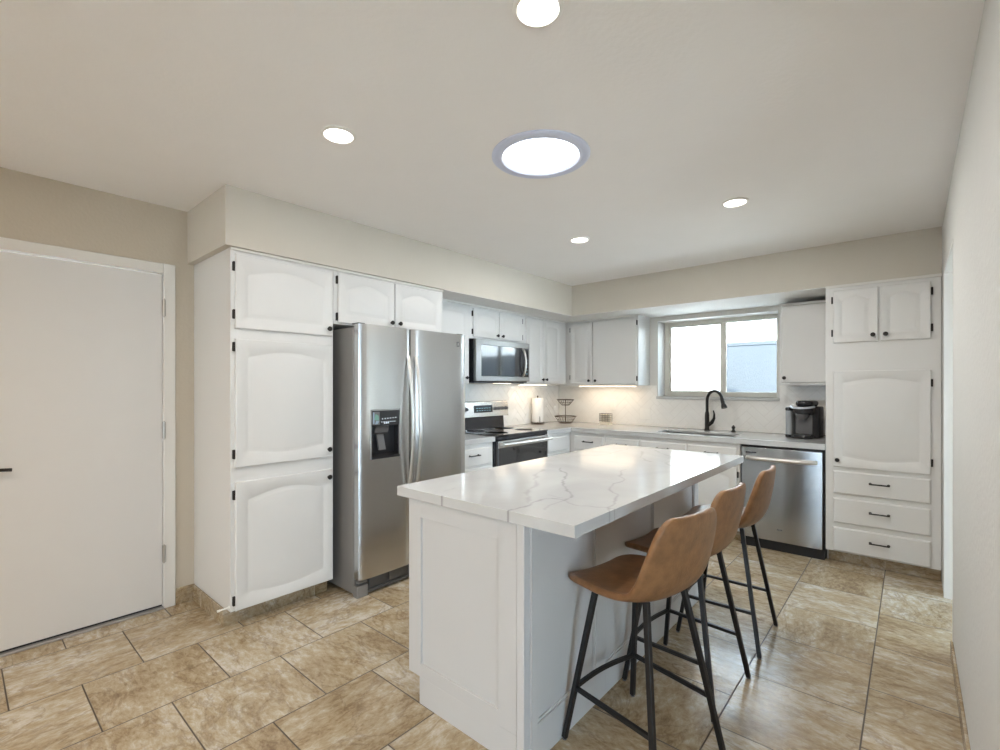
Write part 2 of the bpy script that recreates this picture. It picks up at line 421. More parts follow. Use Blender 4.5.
# door_1
d1 = thing('door_1', (XA, DY0, 0), None, None, kind='structure')
slab = bx('slab', 'door', d1, XA - 0.045, XA - 0.004, DY0 + 0.004, DY1 - 0.004, 0.022, DZ - 0.006, bevel=0.002)
m = MB(); c = 0.060
m.box(XA, XA + 0.016, DY1 - 0.001, DY1 + c, 0, DZ + c); m.box(XA, XA + 0.016, DY0 - c, DY0 + 0.001, 0, DZ + c); m.box(XA, XA + 0.016, DY0, DY1, DZ - 0.001, DZ + c)
m.box(XA - 0.12, XA + 0.001, DY1 - 0.002, DY1 + 0.012, 0, DZ); m.box(XA - 0.12, XA + 0.001, DY0 - 0.012, DY0 + 0.002, 0, DZ); 
m.build('casing', 'trim', d1, bevel=0.004)
m = MB(); m.box(XA - 0.045, XA - 0.008, DY0 + 0.006, DY1 - 0.006, 0.0125, 0.021); m.build('door_sweep', 'gasket', d1)
for hz in (0.334, 1.081, 1.82):
    m = MB(); m.cyl((XA + 0.020, DY1 - 0.001, hz - 0.05), (XA + 0.020, DY1 - 0.001, hz + 0.05), 0.0085)
    m.cyl((XA + 0.020, DY1 - 0.001, hz + 0.05), (XA + 0.020, DY1 - 0.001, hz + 0.057), 0.0055, 0.003)
    m.cyl((XA + 0.020, DY1 - 0.001, hz - 0.057), (XA + 0.020, DY1 - 0.001, hz - 0.05), 0.003, 0.0055)
    m.box(XA - 0.004, XA + 0.0195, DY1 - 0.006, DY1 - 0.002, hz - 0.05, hz + 0.05)
    m.build('hinge', 'nickel', d1)
m = MB(); m.lathe([(0.032, 0), (0.032, 0.006), (0.026, 0.012), (0.011, 0.014), (0.010, 0.045), (0.0, 0.045)], (XA - 0.004, DY0 + 0.062, 0.93), 28, 'x')
m.tube([(XA + 0.036, DY0 + 0.062, 0.93), (XA + 0.04, DY0 + 0.09, 0.931), (XA + 0.04, DY0 + 0.13, 0.9325), (XA + 0.037, DY0 + 0.168, 0.929)], 0.0085, 10)
m.build('lever_handle', 'bronze', d1)

# window_1 (kitchen)
w1 = thing('window_1', (WX0, YB + 0.08, WZ0), None, None, kind='structure')
FY0, FY1 = YB + 0.195, YB + 0.265
fw = 0.048
m = MB()
m.box(WX0, WX0 + fw, FY0, FY1, WZ0, WZ1); m.box(WX1 - fw, WX1, FY0, FY1, WZ0, WZ1)
m.box(WX0 + fw, WX1 - fw, FY0, FY1, WZ0, WZ0 + 0.05); m.box(WX0 + fw, WX1 - fw, FY0, FY1, WZ1 - 0.05, WZ1)
m.build('window_frame', 'vinyl', w1, bevel=0.003)
XM = -1.50
m = MB()
m.box(WX0 + fw, WX0 + fw + 0.022, FY0 + 0.012, FY0 + 0.04, WZ0 + 0.05, WZ1 - 0.05); m.box(XM - 0.03, XM + 0.028, FY0 + 0.004, FY0 + 0.04, WZ0 + 0.05, WZ1 - 0.05)
m.box(WX0 + fw + 0.022, XM - 0.03, FY0 + 0.012, FY0 + 0.04, WZ0 + 0.05, WZ0 + 0.062); m.box(WX0 + fw + 0.022, XM - 0.03, FY0 + 0.012, FY0 + 0.04, WZ1 - 0.062, WZ1 - 0.05)
sash = m.build('sash', 'vinyl', w1, bevel=0.002)
bx('pane', 'glass', w1, WX0 + fw + 0.022, XM - 0.03, FY0 + 0.022, FY0 + 0.028, WZ0 + 0.062, WZ1 - 0.062)
bx('pane', 'glass', w1, XM + 0.028, WX1 - fw, FY0 + 0.042, FY0 + 0.048, WZ0 + 0.05, WZ1 - 0.05)
m = MB(); m.box(WX0 - 0.006, WX1 + 0.012, YB - 0.028, FY0, WZ0 - 0.028, WZ0)
m.build('window_sill', 'quartz', w1, bevel=0.003)

m = MB(); m.box(WX0 - 0.001, WX0 + 0.003, YB - 0.001, FY0, WZ0, WZ1); m.box(WX1 - 0.003, WX1 + 0.001, YB - 0.001, FY0, WZ0, WZ1); m.box(WX0, WX1, YB - 0.001, FY0, WZ1 - 0.003, WZ1 + 0.001)
m.build('reveal', 'cab', w1)
# window_2: patio slider behind the camera
w2 = thing('window_2', (SX0, YF - 0.06, 0), None, None, kind='structure')
m = MB(); m.box(SX0, SX0 + 0.06, YF - 0.1, YF - 0.02, 0, SZ1); m.box(SX1 - 0.06, SX1, YF - 0.1, YF - 0.02, 0, SZ1)
m.box(SX0, SX1, YF - 0.1, YF - 0.02, SZ1 - 0.06, SZ1); m.box(SX0, SX1, YF - 0.1, YF - 0.02, 0, 0.05)
xm = (SX0 + SX1) / 2; m.box(xm - 0.04, xm + 0.04, YF - 0.1, YF - 0.02, 0, SZ1)
m.build('window_frame', 'vinyl', w2, bevel=0.003)
bx('pane', 'glass', w2, SX0 + 0.06, xm - 0.04, YF - 0.063, YF - 0.057, 0.05, SZ1 - 0.06)
bx('pane', 'glass', w2, xm + 0.04, SX1 - 0.06, YF - 0.063, YF - 0.057, 0.05, SZ1 - 0.06)

# outside
struct(bx('ground', 'ground', None, -14, 14, -16, 16, -0.4, -0.13))
nb = MB(); nb.box(-8.0, -1.86, 6.5, 6.66, -0.2, 4.2)  # added white wall standing in for the blown-out left pane
tag(nb.build('pane_blanking_wall', 'stucco', None), 'white stucco wall added outside to turn the left window pane white', 'wall')
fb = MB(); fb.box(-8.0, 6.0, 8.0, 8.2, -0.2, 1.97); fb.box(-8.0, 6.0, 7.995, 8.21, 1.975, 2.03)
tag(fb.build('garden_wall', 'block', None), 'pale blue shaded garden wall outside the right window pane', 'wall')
hb = MB(); hb.box(-9.0, 9.0, 10.5, 14.0, -0.2, 4.6)
tag(hb.build('distant_house', 'stucco', None), 'bright white house rising above the garden wall outside', 'house')

# ------------------------------------------------------------------ cabinetry
def face_A(x0):  return lambda u, v, w: (x0 + w, u, v)
def face_B(y0):  return lambda u, v, w: (u, y0 - w, v)

def panel_loop(u0, u1, v0, v1, at=0.0, ab=0.0, n=16, sh=0.03):
    pts = []
    def arch(t, a):
        if a <= 0 or t < sh or t > 1 - sh: return 0.0
        q = (t - sh) / (1 - 2 * sh); return a * math.sin(PI * q)
    for i in range(n): t = i / n; pts.append((u0 + (u1-u0)*t, v0 - arch(t, ab)))
    for i in range(n): t = i / n; pts.append((u1, v0 + (v1-v0)*t))
    for i in range(n): t = i / n; pts.append((u1 - (u1-u0)*t, v1 + arch(t, at)))
    for i in range(n): t = i / n; pts.append((u0, v1 - (v1-v0)*t))
    return pts

def front(name, m, parent, tf, u0, u1, v0, v1, at=0.0, ab=0.0, stile=0.055, T=0.018, raised=True, hinges=None, knob=None, pull=None, flat=False, edge=0.004, hm='bronze'):
    loops = []
    loops.append((panel_loop(u0, u1, v0, v1), 0.0))
    loops.append((panel_loop(u0, u1, v0, v1), T - edge))
    loops.append((panel_loop(u0 + edge, u1 - edge, v0 + edge, v1 - edge), T))
    if not flat:
        s = stile
        def L(d, w): loops.append((panel_loop(u0+s+d, u1-s-d, v0+s+d+ab, v1-s-d-at, at, ab), w))
        L(0, T); L(0.005, T - 0.0035); L(0.012, T - 0.0045)
        if raised: L(0.030, T - 0.0008); L(0.033, T - 0.0003)
    mb = MB(tf); n = len(loops[0][0]); vs = []; fs = []
    for lp, w in loops: vs += [(a, b, w) for a, b in lp]
    for i in range(1, len(loops)):
        for k in range(n): fs.append(((i-1)*n+k, (i-1)*n+(k+1)%n, i*n+(k+1)%n, i*n+k))
    fs.append(tuple(range(n))); fs.append(tuple((len(loops)-1)*n + k for k in range(n)))
    mb.add(vs, fs)
    d = mb.build(name, m, parent)
    if hinges:
        side, zs = hinges
        for hz in zs:
            hu = u0 - 0.006 if side == 'l' else u1 + 0.006
            hb_ = MB(tf); hb_.cyl((hu, hz - 0.026, T * 0.55), (hu, hz + 0.026, T * 0.55), 0.006, n=10)
            hb_.box(hu - 0.006, hu + 0.006, hz - 0.024, hz + 0.024, 0.0, T * 0.55)
            hb_.build('hinge', hm, d)
    if knob:
        ku, kv = knob; kb = MB(tf); pr = [(0.0075, 0), (0.006, 0.010), (0.006, 0.013), (0.0145, 0.017), (0.0155, 0.022), (0.012, 0.027), (0.0, 0.0285)]
        vs = []; fs = []; N = 18
        for r, w in pr: vs += [(ku + r*math.cos(2*PI*k/N), kv + r*math.sin(2*PI*k/N), T + w) for k in range(N)]
        for i in range(1, len(pr)):
            for k in range(N): fs.append(((i-1)*N+k, (i-1)*N+(k+1)%N, i*N+(k+1)%N, i*N+k))
        kb.add(vs, fs); kb.build('knob', 'bronze', d)
    if pull:
        pu, pv = pull; pb = MB(tf); L = 0.052
        for sg in (-1, 1): pb.cyl((pu + sg*L, pv, T), (pu + sg*L, pv, T + 0.026), 0.0055, 0.005, 10); pb.cyl((pu + sg*L, pv, T), (pu + sg*L, pv, T + 0.003), 0.009, n=12)
        pb.tube([(pu - L - 0.006, pv, T + 0.026), (pu - L, pv, T + 0.027), (pu - L*0.5, pv, T + 0.025), (pu, pv, T + 0.0245), (pu + L*0.5, pv, T + 0.025), (pu + L, pv, T + 0.027), (pu + L + 0.006, pv, T + 0.026)], 0.0052, 10)
        pb.build('pull_handle', 'bronze', d)
    return d

# --- tall pantry by the door
pa = thing('pantry_cabinet', (-3.13, 1.32, 0), 'tall white pantry cabinet with three stacked doors between the left door and the refrigerator', 'cabinet')
bx('cabinet_body', 'cab', pa, XA + 0.001, -2.835, 1.006, 1.620, 0.10, ZS - 0.001, bevel=0.0015)
bx('toe_kick', 'cab', pa, XA + 0.012, -2.923, 1.0065, 1.619, 0.0, 0.10)
fA = face_A(-2.835)
front('door', 'cab', pa, fA, 1.027, 1.610, 1.668, 2.082, at=0.045, hinges=('l', (1.745, 2.01)), knob=(1.578, 1.713))
front('door', 'cab', pa, fA, 1.027, 1.610, 0.895, 1.610, at=0.034, ab=0.022, hinges=('l', (0.97, 1.565)), knob=(1.578, 0.945))
front('door', 'cab', pa, fA, 1.027, 1.610, 0.103, 0.815, at=0.040, ab=0.024, hinges=('l', (0.16, 0.745)), knob=(1.578, 0.768))

# --- over the fridge
of = thing('overhead_cabinet', (-3.13, 2.12, 1.78), 'short white cabinet with two arched doors directly above the refrigerator', 'cabinet')
bx('cabinet_body', 'cab', of, XA + 0.001, -2.835, 1.622, 2.572, 1.752, ZS - 0.001, bevel=0.0015)
front('door', 'cab', of, fA, 1.650, 2.093, 1.762, 2.088, at=0.045, stile=0.05, hinges=('l', (1.80, 2.04)), knob=(2.063, 1.80))
front('door', 'cab', of, fA, 2.101, 2.546, 1.762, 2.088, at=0.045, stile=0.05, hinges=('r', (1.80, 2.04)), knob=(2.133, 1.80), hm='cab')

# --- uppers on the left wall
fU = face_A(-3.118)
u1 = thing('wall_cabinet', (-3.27, 2.90, 1.37), 'white wall cabinet half hidden between the refrigerator and the microwave', 'cabinet')
bx('cabinet_body', 'cab', u1, XA + 0.001, -3.118, 2.574, 3.158, 1.37, ZS - 0.001, bevel=0.0015)
front('door', 'cab', u1, fU, 2.645, 3.135, 1.385, 2.082, at=0.012, stile=0.05, knob=(3.10, 1.425))
u2 = thing('wall_cabinet', (-3.27, 3.58, 1.80), 'small white two-door wall cabinet directly above the microwave', 'cabinet')
bx('cabinet_body', 'cab', u2, XA + 0.001, -3.118, 3.16, 3.988, 1.797, ZS - 0.001, bevel=0.0015)
front('door', 'cab', u2, fU, 3.205, 3.568, 1.812, 2.082, at=0.018, stile=0.05, hinges=('l', (1.86, 2.03)), knob=(3.535, 1.845))
front('door', 'cab', u2, fU, 3.578, 3.945, 1.812, 2.082, at=0.018, stile=0.05, hinges=('r', (1.86, 2.03)), knob=(3.612, 1.845))
u3 = thing('wall_cabinet', (-3.27, 4.39, 1.37), 'white wall cabinet right of the microwave, reaching into the corner', 'cabinet')
bx('cabinet_body', 'cab', u3, XA + 0.001, -3.118, 3.99, 4.795, 1.37, ZS - 0.001, bevel=0.0015)
front('door', 'cab', u3, fU, 4.012, 4.325, 1.385, 2.082, at=0.012, stile=0.05, knob=(4.295, 1.42))
front('door', 'cab', u3, fU, 4.335, 4.66, 1.385, 2.082, at=0.012, stile=0.05, knob=(4.365, 1.42), hinges=('r', (1.45, 2.02)), hm='cab')

# --- uppers on the back wall
fV = face_B(4.818)
v1 = thing('wall_cabinet', (-2.65, 4.97, 1.36), 'white two-door wall cabinet on the back wall left of the window', 'cabinet')
bx('cabinet_body', 'cab', v1, XA + 0.001, -2.213, 4.818, YB - 0.001, 1.357, ZS - 0.001, bevel=0.0015)
front('door', 'cab', v1, fV, -3.058, -2.765, 1.372, 2.082, at=0.02, stile=0.05, hinges=('l', (1.45, 2.01)), knob=(-2.80, 1.41))
front('door', 'cab', v1, fV, -2.753, -2.232, 1.372, 2.082, flat=True, hinges=('r', (1.43, 2.03)), knob=(-2.715, 1.41))
v2 = thing('wall_cabinet', (-0.69, 4.97, 1.36), 'single-door white wall cabinet above the coffee maker', 'cabinet')
bx('cabinet_body', 'cab', v2, -0.885, -0.502, 4.818, YB - 0.001, 1.357, 2.075, bevel=0.0015)
front('door', 'cab', v2, fV, -0.872, -0.510, 1.375, 2.055, flat=True, edge=0.010, knob=(-0.845, 1.42))

# --- tall pantry right
pb = thing('pantry_cabinet', (-0.17, 4.7, 0), 'tall white built-in with two small doors, one large door and three drawers beside the dishwasher', 'cabinet')
bx('cabinet_body', 'cab', pb, -0.500, XR - 0.003, 4.41, YB - 0.001, 0.092, ZS - 0.001, bevel=0.0015)
bx('toe_kick', 'cab', pb, -0.500, XR - 0.003, 4.49, YB - 0.001, 0.0, 0.092)
fP = face_B(4.41)
front('door', 'cab', pb, fP, -0.452, -0.183, 1.675, 2.070, at=0.03, stile=0.045, hinges=('l', (1.75, 2.0)), knob=(-0.212, 1.722))
front('door', 'cab', pb, fP, -0.170, 0.100, 1.675, 2.070, at=0.03, stile=0.045, hinges=('r', (1.75, 2.0)), knob=(-0.140, 1.722))
front('door', 'cab', pb, fP, -0.452, 0.100, 0.738, 1.463, at=0.030, ab=0.024, stile=0.05, hinges=('r', (0.82, 1.37)), knob=(-0.424, 0.79))
for z0, z1 in ((0.537, 0.706), (0.315, 0.500), (0.100, 0.278)):
    front('drawer', 'cab', pb, fP, -0.452, 0.100, z0, z1, flat=True, edge=0.008, pull=(-0.176, (z0+z1)/2 + 0.012))

# --- base cabinets
CT, CTH = 0.900, 0.045       # counter top height and edge depth
CB = CT - CTH
def base_unit(label, axis, lo, hi, fronts, doors=1, toe=True, pos=None):
    if axis == 'A':
        xf = -2.825; t = thing('base_cabinet', (-3.12, (lo+hi)/2, 0), label, 'cabinet')
        bx('cabinet_body', 'cab', t, XA + 0.001, xf, lo, hi, 0.10, CB - 0.001, bevel=0.0015)
        bx('toe_kick', 'basetile', t, XA + 0.001, xf - 0.07, lo, hi, 0.0, 0.0995); tf = face_A(xf)
    else:
        yf = 4.432; t = thing('base_cabinet', ((lo+hi)/2, 4.78, 0), label, 'cabinet')
        if 'sink base' in label and 'left of' not in label:
            mm = MB(); mm.box(lo, hi, yf, YB - 0.001, 0.10, 0.68); mm.box(lo, hi, yf, 4.50, 0.68, CB - 0.001); mm.build('cabinet_body', 'cab', t)
        else: bx('cabinet_body', 'cab', t, lo, hi, yf, YB - 0.001, 0.10, CB - 0.001, bevel=0.0015)
        bx('toe_kick', 'basetile', t, lo, hi, yf + 0.07, YB - 0.001, 0.0, 0.0995); tf = face_B(yf)
    for a, b, pull in fronts:
        front('drawer', 'cab', t, tf, a, b, 0.665, 0.815, flat=True, edge=0.008, pull=((a+b)/2, 0.757) if pull else None)
        if (b - a) > 0.15:
            front('door', 'cab', t, tf, a, b, 0.115, 0.645, at=0.03, stile=0.05, hinges=('r', (0.2, 0.585)), knob=(a + 0.035, 0.60))
    return t
base_unit('narrow white base cabinet with a drawer between the refrigerator and the range', 'A', 2.632, 3.160, [(2.68, 3.125, True)])
base_unit('white corner base cabinet to the right of the range', 'A', 3.959, 4.43, [(3.99, 4.38, False)])
base_unit('white base cabinet with a drawer in the corner, left of the sink base', 'B', -2.822, -2.402, [(-2.76, -2.42, True)])
base_unit('white base cabinet with a pull drawer just left of the sink', 'B', -2.400, -2.018, [(-2.388, -2.03, True)])
base_unit('white sink base cabinet with two false drawer fronts under the faucet', 'B', -2.016, -1.112, [(-2.005, -1.568, True), (-1.552, -1.135, True)])

# --- countertops
SK = (-1.90, -1.20, 4.53, 4.835)     # sink cut-out
XC, YC = -2.795, 4.40
m = MB()
CS = CT - 0.020
m.box(XA + 0.001, SK[0], YC, YB - 0.001, CS, CT); m.box(SK[1], -0.5015, YC, YB - 0.001, CS, CT)
m.box(SK[0], SK[1], YC, SK[2], CS, CT); m.box(SK[0], SK[1], SK[3], YB - 0.001, CS, CT)
m.box(XA + 0.001, XC, 3.957, YC, CS, CT); m.box(XC, -0.5015, YC, YC + 0.030, CB, CS); m.box(XC - 0.030, XC, 3.957, YC + 0.030, CB, CS)
ct = m.build('countertop', 'quartz', None, bevel=0.002)
tag(ct, 'long L-shaped white quartz countertop running from the range round to the right pantry', 'countertop')
m = MB(); m.box(XA + 0.001, XC, 2.632, 3.165, CB, CT)
tag(m.build('countertop', 'quartz', None, bevel=0.003), 'short piece of white countertop between the refrigerator and the range', 'countertop')

# --- sink
sk = thing('sink', (-1.55, 4.68, CT - 0.2), 'undermount stainless sink set in the countertop below the window', 'sink')
m = MB(); x0, x1, y0, y1 = SK[0] - 0.0, SK[1] + 0.0, SK[2], SK[3]; zb = 0.70; t_ = 0.004
m.box(x0 + 0.001, x0 + t_, y0 + 0.001, y1 - 0.001, zb, CS - 0.0006); m.box(x1 - t_, x1 - 0.001, y0 + 0.001, y1 - 0.001, zb, CS - 0.0006)
m.box(x0 + t_, x1 - t_, y0 + 0.001, y0 + t_, zb, CS - 0.0006); m.box(x0 + t_, x1 - t_, y1 - t_, y1 - 0.001, zb, CS - 0.0006)
m.box(x0 + 0.001, x1 - 0.001, y0 + 0.001, y1 - 0.001, zb - t_, zb)
m.build('basin', 'sinksteel', sk)
MB().lathe([(0.045, 0), (0.045, 0.004), (0.030, 0.002), (0.0, 0.001)], (-1.55, 4.69, zb), 24).build('drain', 'steel2', sk)

# --- herringbone backsplash
def clip(poly, u0, u1, v0, v1):
    def cl(p, f, inter):
        out = []
        for i in range(len(p)):
            a, b = p[i-1], p[i]
            fa, fb = f(a), f(b)
            if fb:
                if not fa: out.append(inter(a, b))
                out.append(b)
            elif fa: out.append(inter(a, b))
        return out
    def iu(c): return lambda a, b: (c, a[1] + (b[1]-a[1]) * (c-a[0]) / (b[0]-a[0]))
    def iv(c): return lambda a, b: (a[0] + (b[0]-a[0]) * (c-a[1]) / (b[1]-a[1]), c)
    for f, i in ((lambda p: p[0] >= u0, iu(u0)), (lambda p: p[0] <= u1, iu(u1)), (lambda p: p[1] >= v0, iv(v0)), (lambda p: p[1] <= v1, iv(v1))):
        poly = cl(poly, f, i)
        if len(poly) < 3: return []
    return poly
def herring(mb, tf, u0, u1, v0, v1, w=0.072, L=0.216, g=0.0016):
    c = math.sqrt(0.5)
    k = int(L / w); N = 60
    for i in range(-N, N):
        for j in range(-N, N):
            # herringbone lattice in the rotated frame
            if (i - j) % (2 * k) != 0 and (i - j) % (2 * k) != k: pass
            for typ in (0, 1):
                if typ == 0:
                    if (i - j) % (2 * k) != 0: continue
                    a0, a1, b0, b1 = i*w, i*w + L, j*w, j*w + w
                else:
                    if (i - j) % (2 * k) != k: continue
                    a0, a1, b0, b1 = i*w, i*w + w, j*w - L + w + (k - 1) * 0, j*w + w
                pl = [(a0+g, b0+g), (a1-g, b0+g), (a1-g, b1-g), (a0+g, b1-g)]
                pl = [((a - b) * c + u0 + 0.5, (a + b) * c + v0) for a, b in pl]
                if max(p[0] for p in pl) < u0 or min(p[0] for p in pl) > u1 or max(p[1] for p in pl) < v0 or min(p[1] for p in pl) > v1: continue
                pl = clip(pl, u0, u1, v0, v1)
                if len(pl) < 3: continue
                n = len(pl)
                mb.add([tf(u, v, 0.001) for u, v in pl] + [tf(u, v, 0.0062) for u, v in pl],
                       [tuple(range(n, 2*n))] + [(q, (q+1)%n, n+(q+1)%n, n+q) for q in range(n)])
for nm, tf, rects in (('backsplash', lambda u, v, w: (XA + w, u, v), [(2.70, YB - 0.0075, CT + 0.002, 1.368)]),
                      ('backsplash', lambda u, v, w: (u, YB - w, v), [(XA + 0.01, WX0 - 0.008, CT + 0.002, 1.355), (WX0 - 0.008, WX1 + 0.014, CT + 0.002, WZ0 - 0.030), (WX1 + 0.014, -0.503, CT + 0.002, 1.355)])):
    g = MB()
    for (a, b, c_, d_) in rects: g.add([tf(a, c_, 0.0004), tf(b, c_, 0.0004), tf(b, d_, 0.0004), tf(a, d_, 0.0004), tf(a, c_, 0.0048), tf(b, c_, 0.0048), tf(b, d_, 0.0048), tf(a, d_, 0.0048)],
              [(0,3,2,1),(4,5,6,7),(0,1,5,4),(1,2,6,5),(2,3,7,6),(3,0,4,7)])
    root = g.build('wall_backsplash', 'grout', None); struct(root)
    t = MB()
    for (a, b, c_, d_) in rects: herring(t, tf, a, b, c_, d_)
    t.build('tile', 'herring', root, smooth=False)

# --- outlets on the backsplash
def outlet(x, z, wide, label):
    t = thing('wall_outlet', (x, YB - 0.008, z), label, 'outlet')
    h = 0.062; hw = 0.060 if wide else 0.037
    bx('cover_plate', 'white', t, x - hw, x + hw, YB - 0.0115, YB - 0.0064, z - h, z + h, bevel=0.002)
    for dx in ((-0.024, 0.024) if wide else (0,)):
        bx('receptacle', 'white', t, x + dx - 0.017, x + dx + 0.017, YB - 0.0145, YB - 0.0116, z - 0.034, z + 0.034, bevel=0.001)
outlet(-2.265, 1.035, True, 'double white outlet plate on the backsplash just left of the window sill')
outlet(-2.66, 1.13, False, 'single white outlet plate on the backsplash behind the lattice box')

# ------------------------------------------------------------------ refrigerator
fr = thing('refrigerator', (-3.0, 2.14, 0), 'stainless side-by-side refrigerator with a water dispenser in its left door', 'refrigerator')
FY_, FYe = 1.677, 2.618
m = MB(); m.box(-3.40, -2.690, FY_, FYe, 0.02, 1.725); m.build('cabinet_body', 'fr_side', fr, bevel=0.006)
bx('door_gasket', 'gasket', fr, -2.690, -2.676, FY_ + 0.012, FYe - 0.012, 0.13, 1.725)
DXb, DXf, DZ0, DZ1 = -2.676, -2.612, 0.122, 1.742
ysp = 2.083
def fridge_door(y0, y1, cut=None):
    # slightly crowned front with rounded vertical edges
    def xf(y):
        t = (y - y0) / (y1 - y0); return DXf - 0.007 * (2*t - 1) ** 4
    ys = [y0 + (y1 - y0) * k / 24 for k in range(25)]
    if cut: ys = sorted([y for y in ys if all(abs(y - c) > 0.006 for c in cut[:2])] + list(cut[:2]))
    zs = [DZ0, DZ1] if not cut else [DZ0, cut[2], cut[3], DZ1]
    mb = MB(); vs = []; fs = []
    ny = len(ys); idx = {}
    for j, z in enumerate(zs):
        for i, y in enumerate(ys):
            idx[(i, j)] = len(vs); vs.append((xf(y) - (0.010 if i in (0, ny - 1) else 0.003 if i in (1, ny-2) else 0), y, z))
    for j in range(len(zs) - 1):
        for i in range(ny - 1):
            if cut and j == 1 and ys[i] >= cut[0] - 1e-6 and ys[i+1] <= cut[1] + 1e-6: continue
            fs.append((idx[(i, j)], idx[(i+1, j)], idx[(i+1, j+1)], idx[(i, j+1)]))
    nb_ = len(vs)
    for (y, z) in ((y0, DZ0), (y1, DZ0), (y1, DZ1), (y0, DZ1)): vs.append((DXb, y, z))
    fs.append((nb_, nb_+1, nb_+2, nb_+3))
    fs.append(tuple([idx[(i, 0)] for i in range(ny)] + [nb_+1, nb_])); fs.append(tuple([idx[(i, len(zs)-1)] for i in range(ny)] + [nb_+2, nb_+3]))
    fs.append(tuple([idx[(0, j)] for j in range(len(zs))] + [nb_+3, nb_])); fs.append(tuple([idx[(ny-1, j)] for j in range(len(zs))] + [nb_+2, nb_+1]))
    if cut:
        # cavity walls
        a = len(vs); xd = DXb + 0.004
        for (y, z) in ((cut[0], cut[2]), (cut[1], cut[2]), (cut[1], cut[3]), (cut[0], cut[3])): vs.append((xf(y), y, z))
        for (y, z) in ((cut[0], cut[2]), (cut[1], cut[2]), (cut[1], cut[3]), (cut[0], cut[3])): vs.append((xd, y, z))
        for k in range(4): fs.append((a+k, a+(k+1)%4, a+4+(k+1)%4, a+4+k))
        fs.append((a+4, a+5, a+6, a+7))
    mb.add(vs, fs)
    return mb.build('fridge_door', 'steel', fr, smooth=True)
DC = (1.752, 1.985, 0.875, 1.196)
fl = fridge_door(FY_, ysp - 0.004, DC)
frr = fridge_door(ysp + 0.004, FYe)
# dispenser: one frame with cavity lining, control panel, paddle
m = MB(); a0, a1, b0, b1 = DC; xo = DXf + 0.001
fwd = 0.008
m.box(xo - 0.006, xo + 0.002, a0, a0 + fwd, b0, b1); m.box(xo - 0.006, xo + 0.002, a1 - fwd, a1, b0, b1)
m.box(xo - 0.006, xo + 0.002, a0 + fwd, a1 - fwd, b0, b0 + fwd); m.box(xo - 0.006, xo + 0.002, a0 + fwd, a1 - fwd, b1 - fwd, b1)
m.build('dispenser_frame', 'dispframe', fl, bevel=0.001)
m = MB(); m.box(DXb + 0.005, DXb + 0.008, a0 + 0.002, a1 - 0.002, b0 + 0.002, 1.09)
m.box(DXb + 0.008, xo - 0.002, a0 + 0.002, a0 + 0.006, b0 + 0.002, 1.09); m.box(DXb + 0.008, xo - 0.002, a1 - 0.006, a1 - 0.002, b0 + 0.002, 1.09)
m.prism([(DXb + 0.008, b0 + 0.002), (xo + 0.006, b0 + 0.002), (xo + 0.006, b0 + 0.016), (DXb + 0.008, b0 + 0.030)], a0 + 0.007, a1 - 0.007, 'y')
m.build('dispenser_cavity', 'bplast', fl)
bx('control_panel', 'bplast', fl, DXb + 0.010, xo + 0.004, a0 + 0.008, a1 - 0.008, 1.088, b1 - 0.008, bevel=0.002)
m = MB(); m.prism([(DXb + 0.010, 1.085), (DXb + 0.050, 1.085), (DXb + 0.040, 1.045), (DXb + 0.012, 1.03)], a0 + 0.05, a1 - 0.08, 'y')
m.prism([(DXb + 0.012, 1.03), (DXb + 0.022, 1.03), (DXb + 0.050, 0.93), (DXb + 0.040, 0.93)], a0 + 0.075, a1 - 0.105, 'y')
m.build('dispenser_paddle', 'gplast', fl)
m = MB()
for k in range(6): m.box(xo + 0.0042, xo + 0.0048, a0 + 0.085 + 0.021*k, a0 + 0.091 + 0.021*k, 1.131 + 0.001*k, 1.137 + 0.001*k)
for k in range(7): m.box(xo + 0.0042, xo + 0.0048, a0 + 0.078 + 0.017*k, a0 + 0.088 + 0.017*k, 1.113, 1.1155)
for k in range(3): m.box(xo + 0.0042, xo + 0.0048, a0 + 0.100 + 0.014*k, a0 + 0.109 + 0.014*k, 1.103, 1.109)
m.build('control_icons', 'icon', fl)
st = bx('energy_sticker', 'gplast', fl, xo + 0.0042, xo + 0.0049, a0 + 0.012, a0 + 0.066, 1.098, 1.182)
m = MB(); m.prism([(a0 + 0.025, 1.13), (a0 + 0.060, 1.125), (a0 + 0.058, 1.155), (a0 + 0.035, 1.168)], xo + 0.005, xo + 0.0054, 'x'); m.build('sticker_print', 'green', fl)
m = MB(); m.box(xo + 0.005, xo + 0.0054, a0 + 0.015, a0 + 0.026, 1.105, 1.178); m.prism([(a0 + 0.03, 1.102), (a0 + 0.05, 1.102), (a0 + 0.062, 1.12), (a0 + 0.04, 1.125)], xo + 0.005, xo + 0.0054, 'x'); m.build('sticker_print', 'blue', fl)
for door_, yh, nm in ((fl, 2.050, 'l'), (frr, 2.116, 'r')):
    pts = []
    zt, zb_ = 1.552, 0.60
    for k in range(21):
        t = k / 20; z = zt + (zb_ - zt) * t; q = math.sin(PI * t) ** 0.85 if 0 < t < 1 else 0
        pts.append((DXf + 0.004 + 0.056 * q, yh, z))
    mm = MB(); mm.loft([(p, 0.0125) for p in pts], 14, True)
    mm.build('door_handle', 'steel2', door_)
m = MB(); m.box(-2.69, -2.672, FY_ + 0.01, FYe - 0.01, 0.012, 0.112); m.box(-2.69, -2.655, FY_ + 0.085, FYe - 0.085, 0.012, 0.028)
for k in range(5): m.box(-2.672, -2.660, FY_ + 0.10 + 0.155*k, FY_ + 0.215 + 0.155*k, 0.042, 0.100)
m.build('toe_grille', 'grille', fr, bevel=0.002)
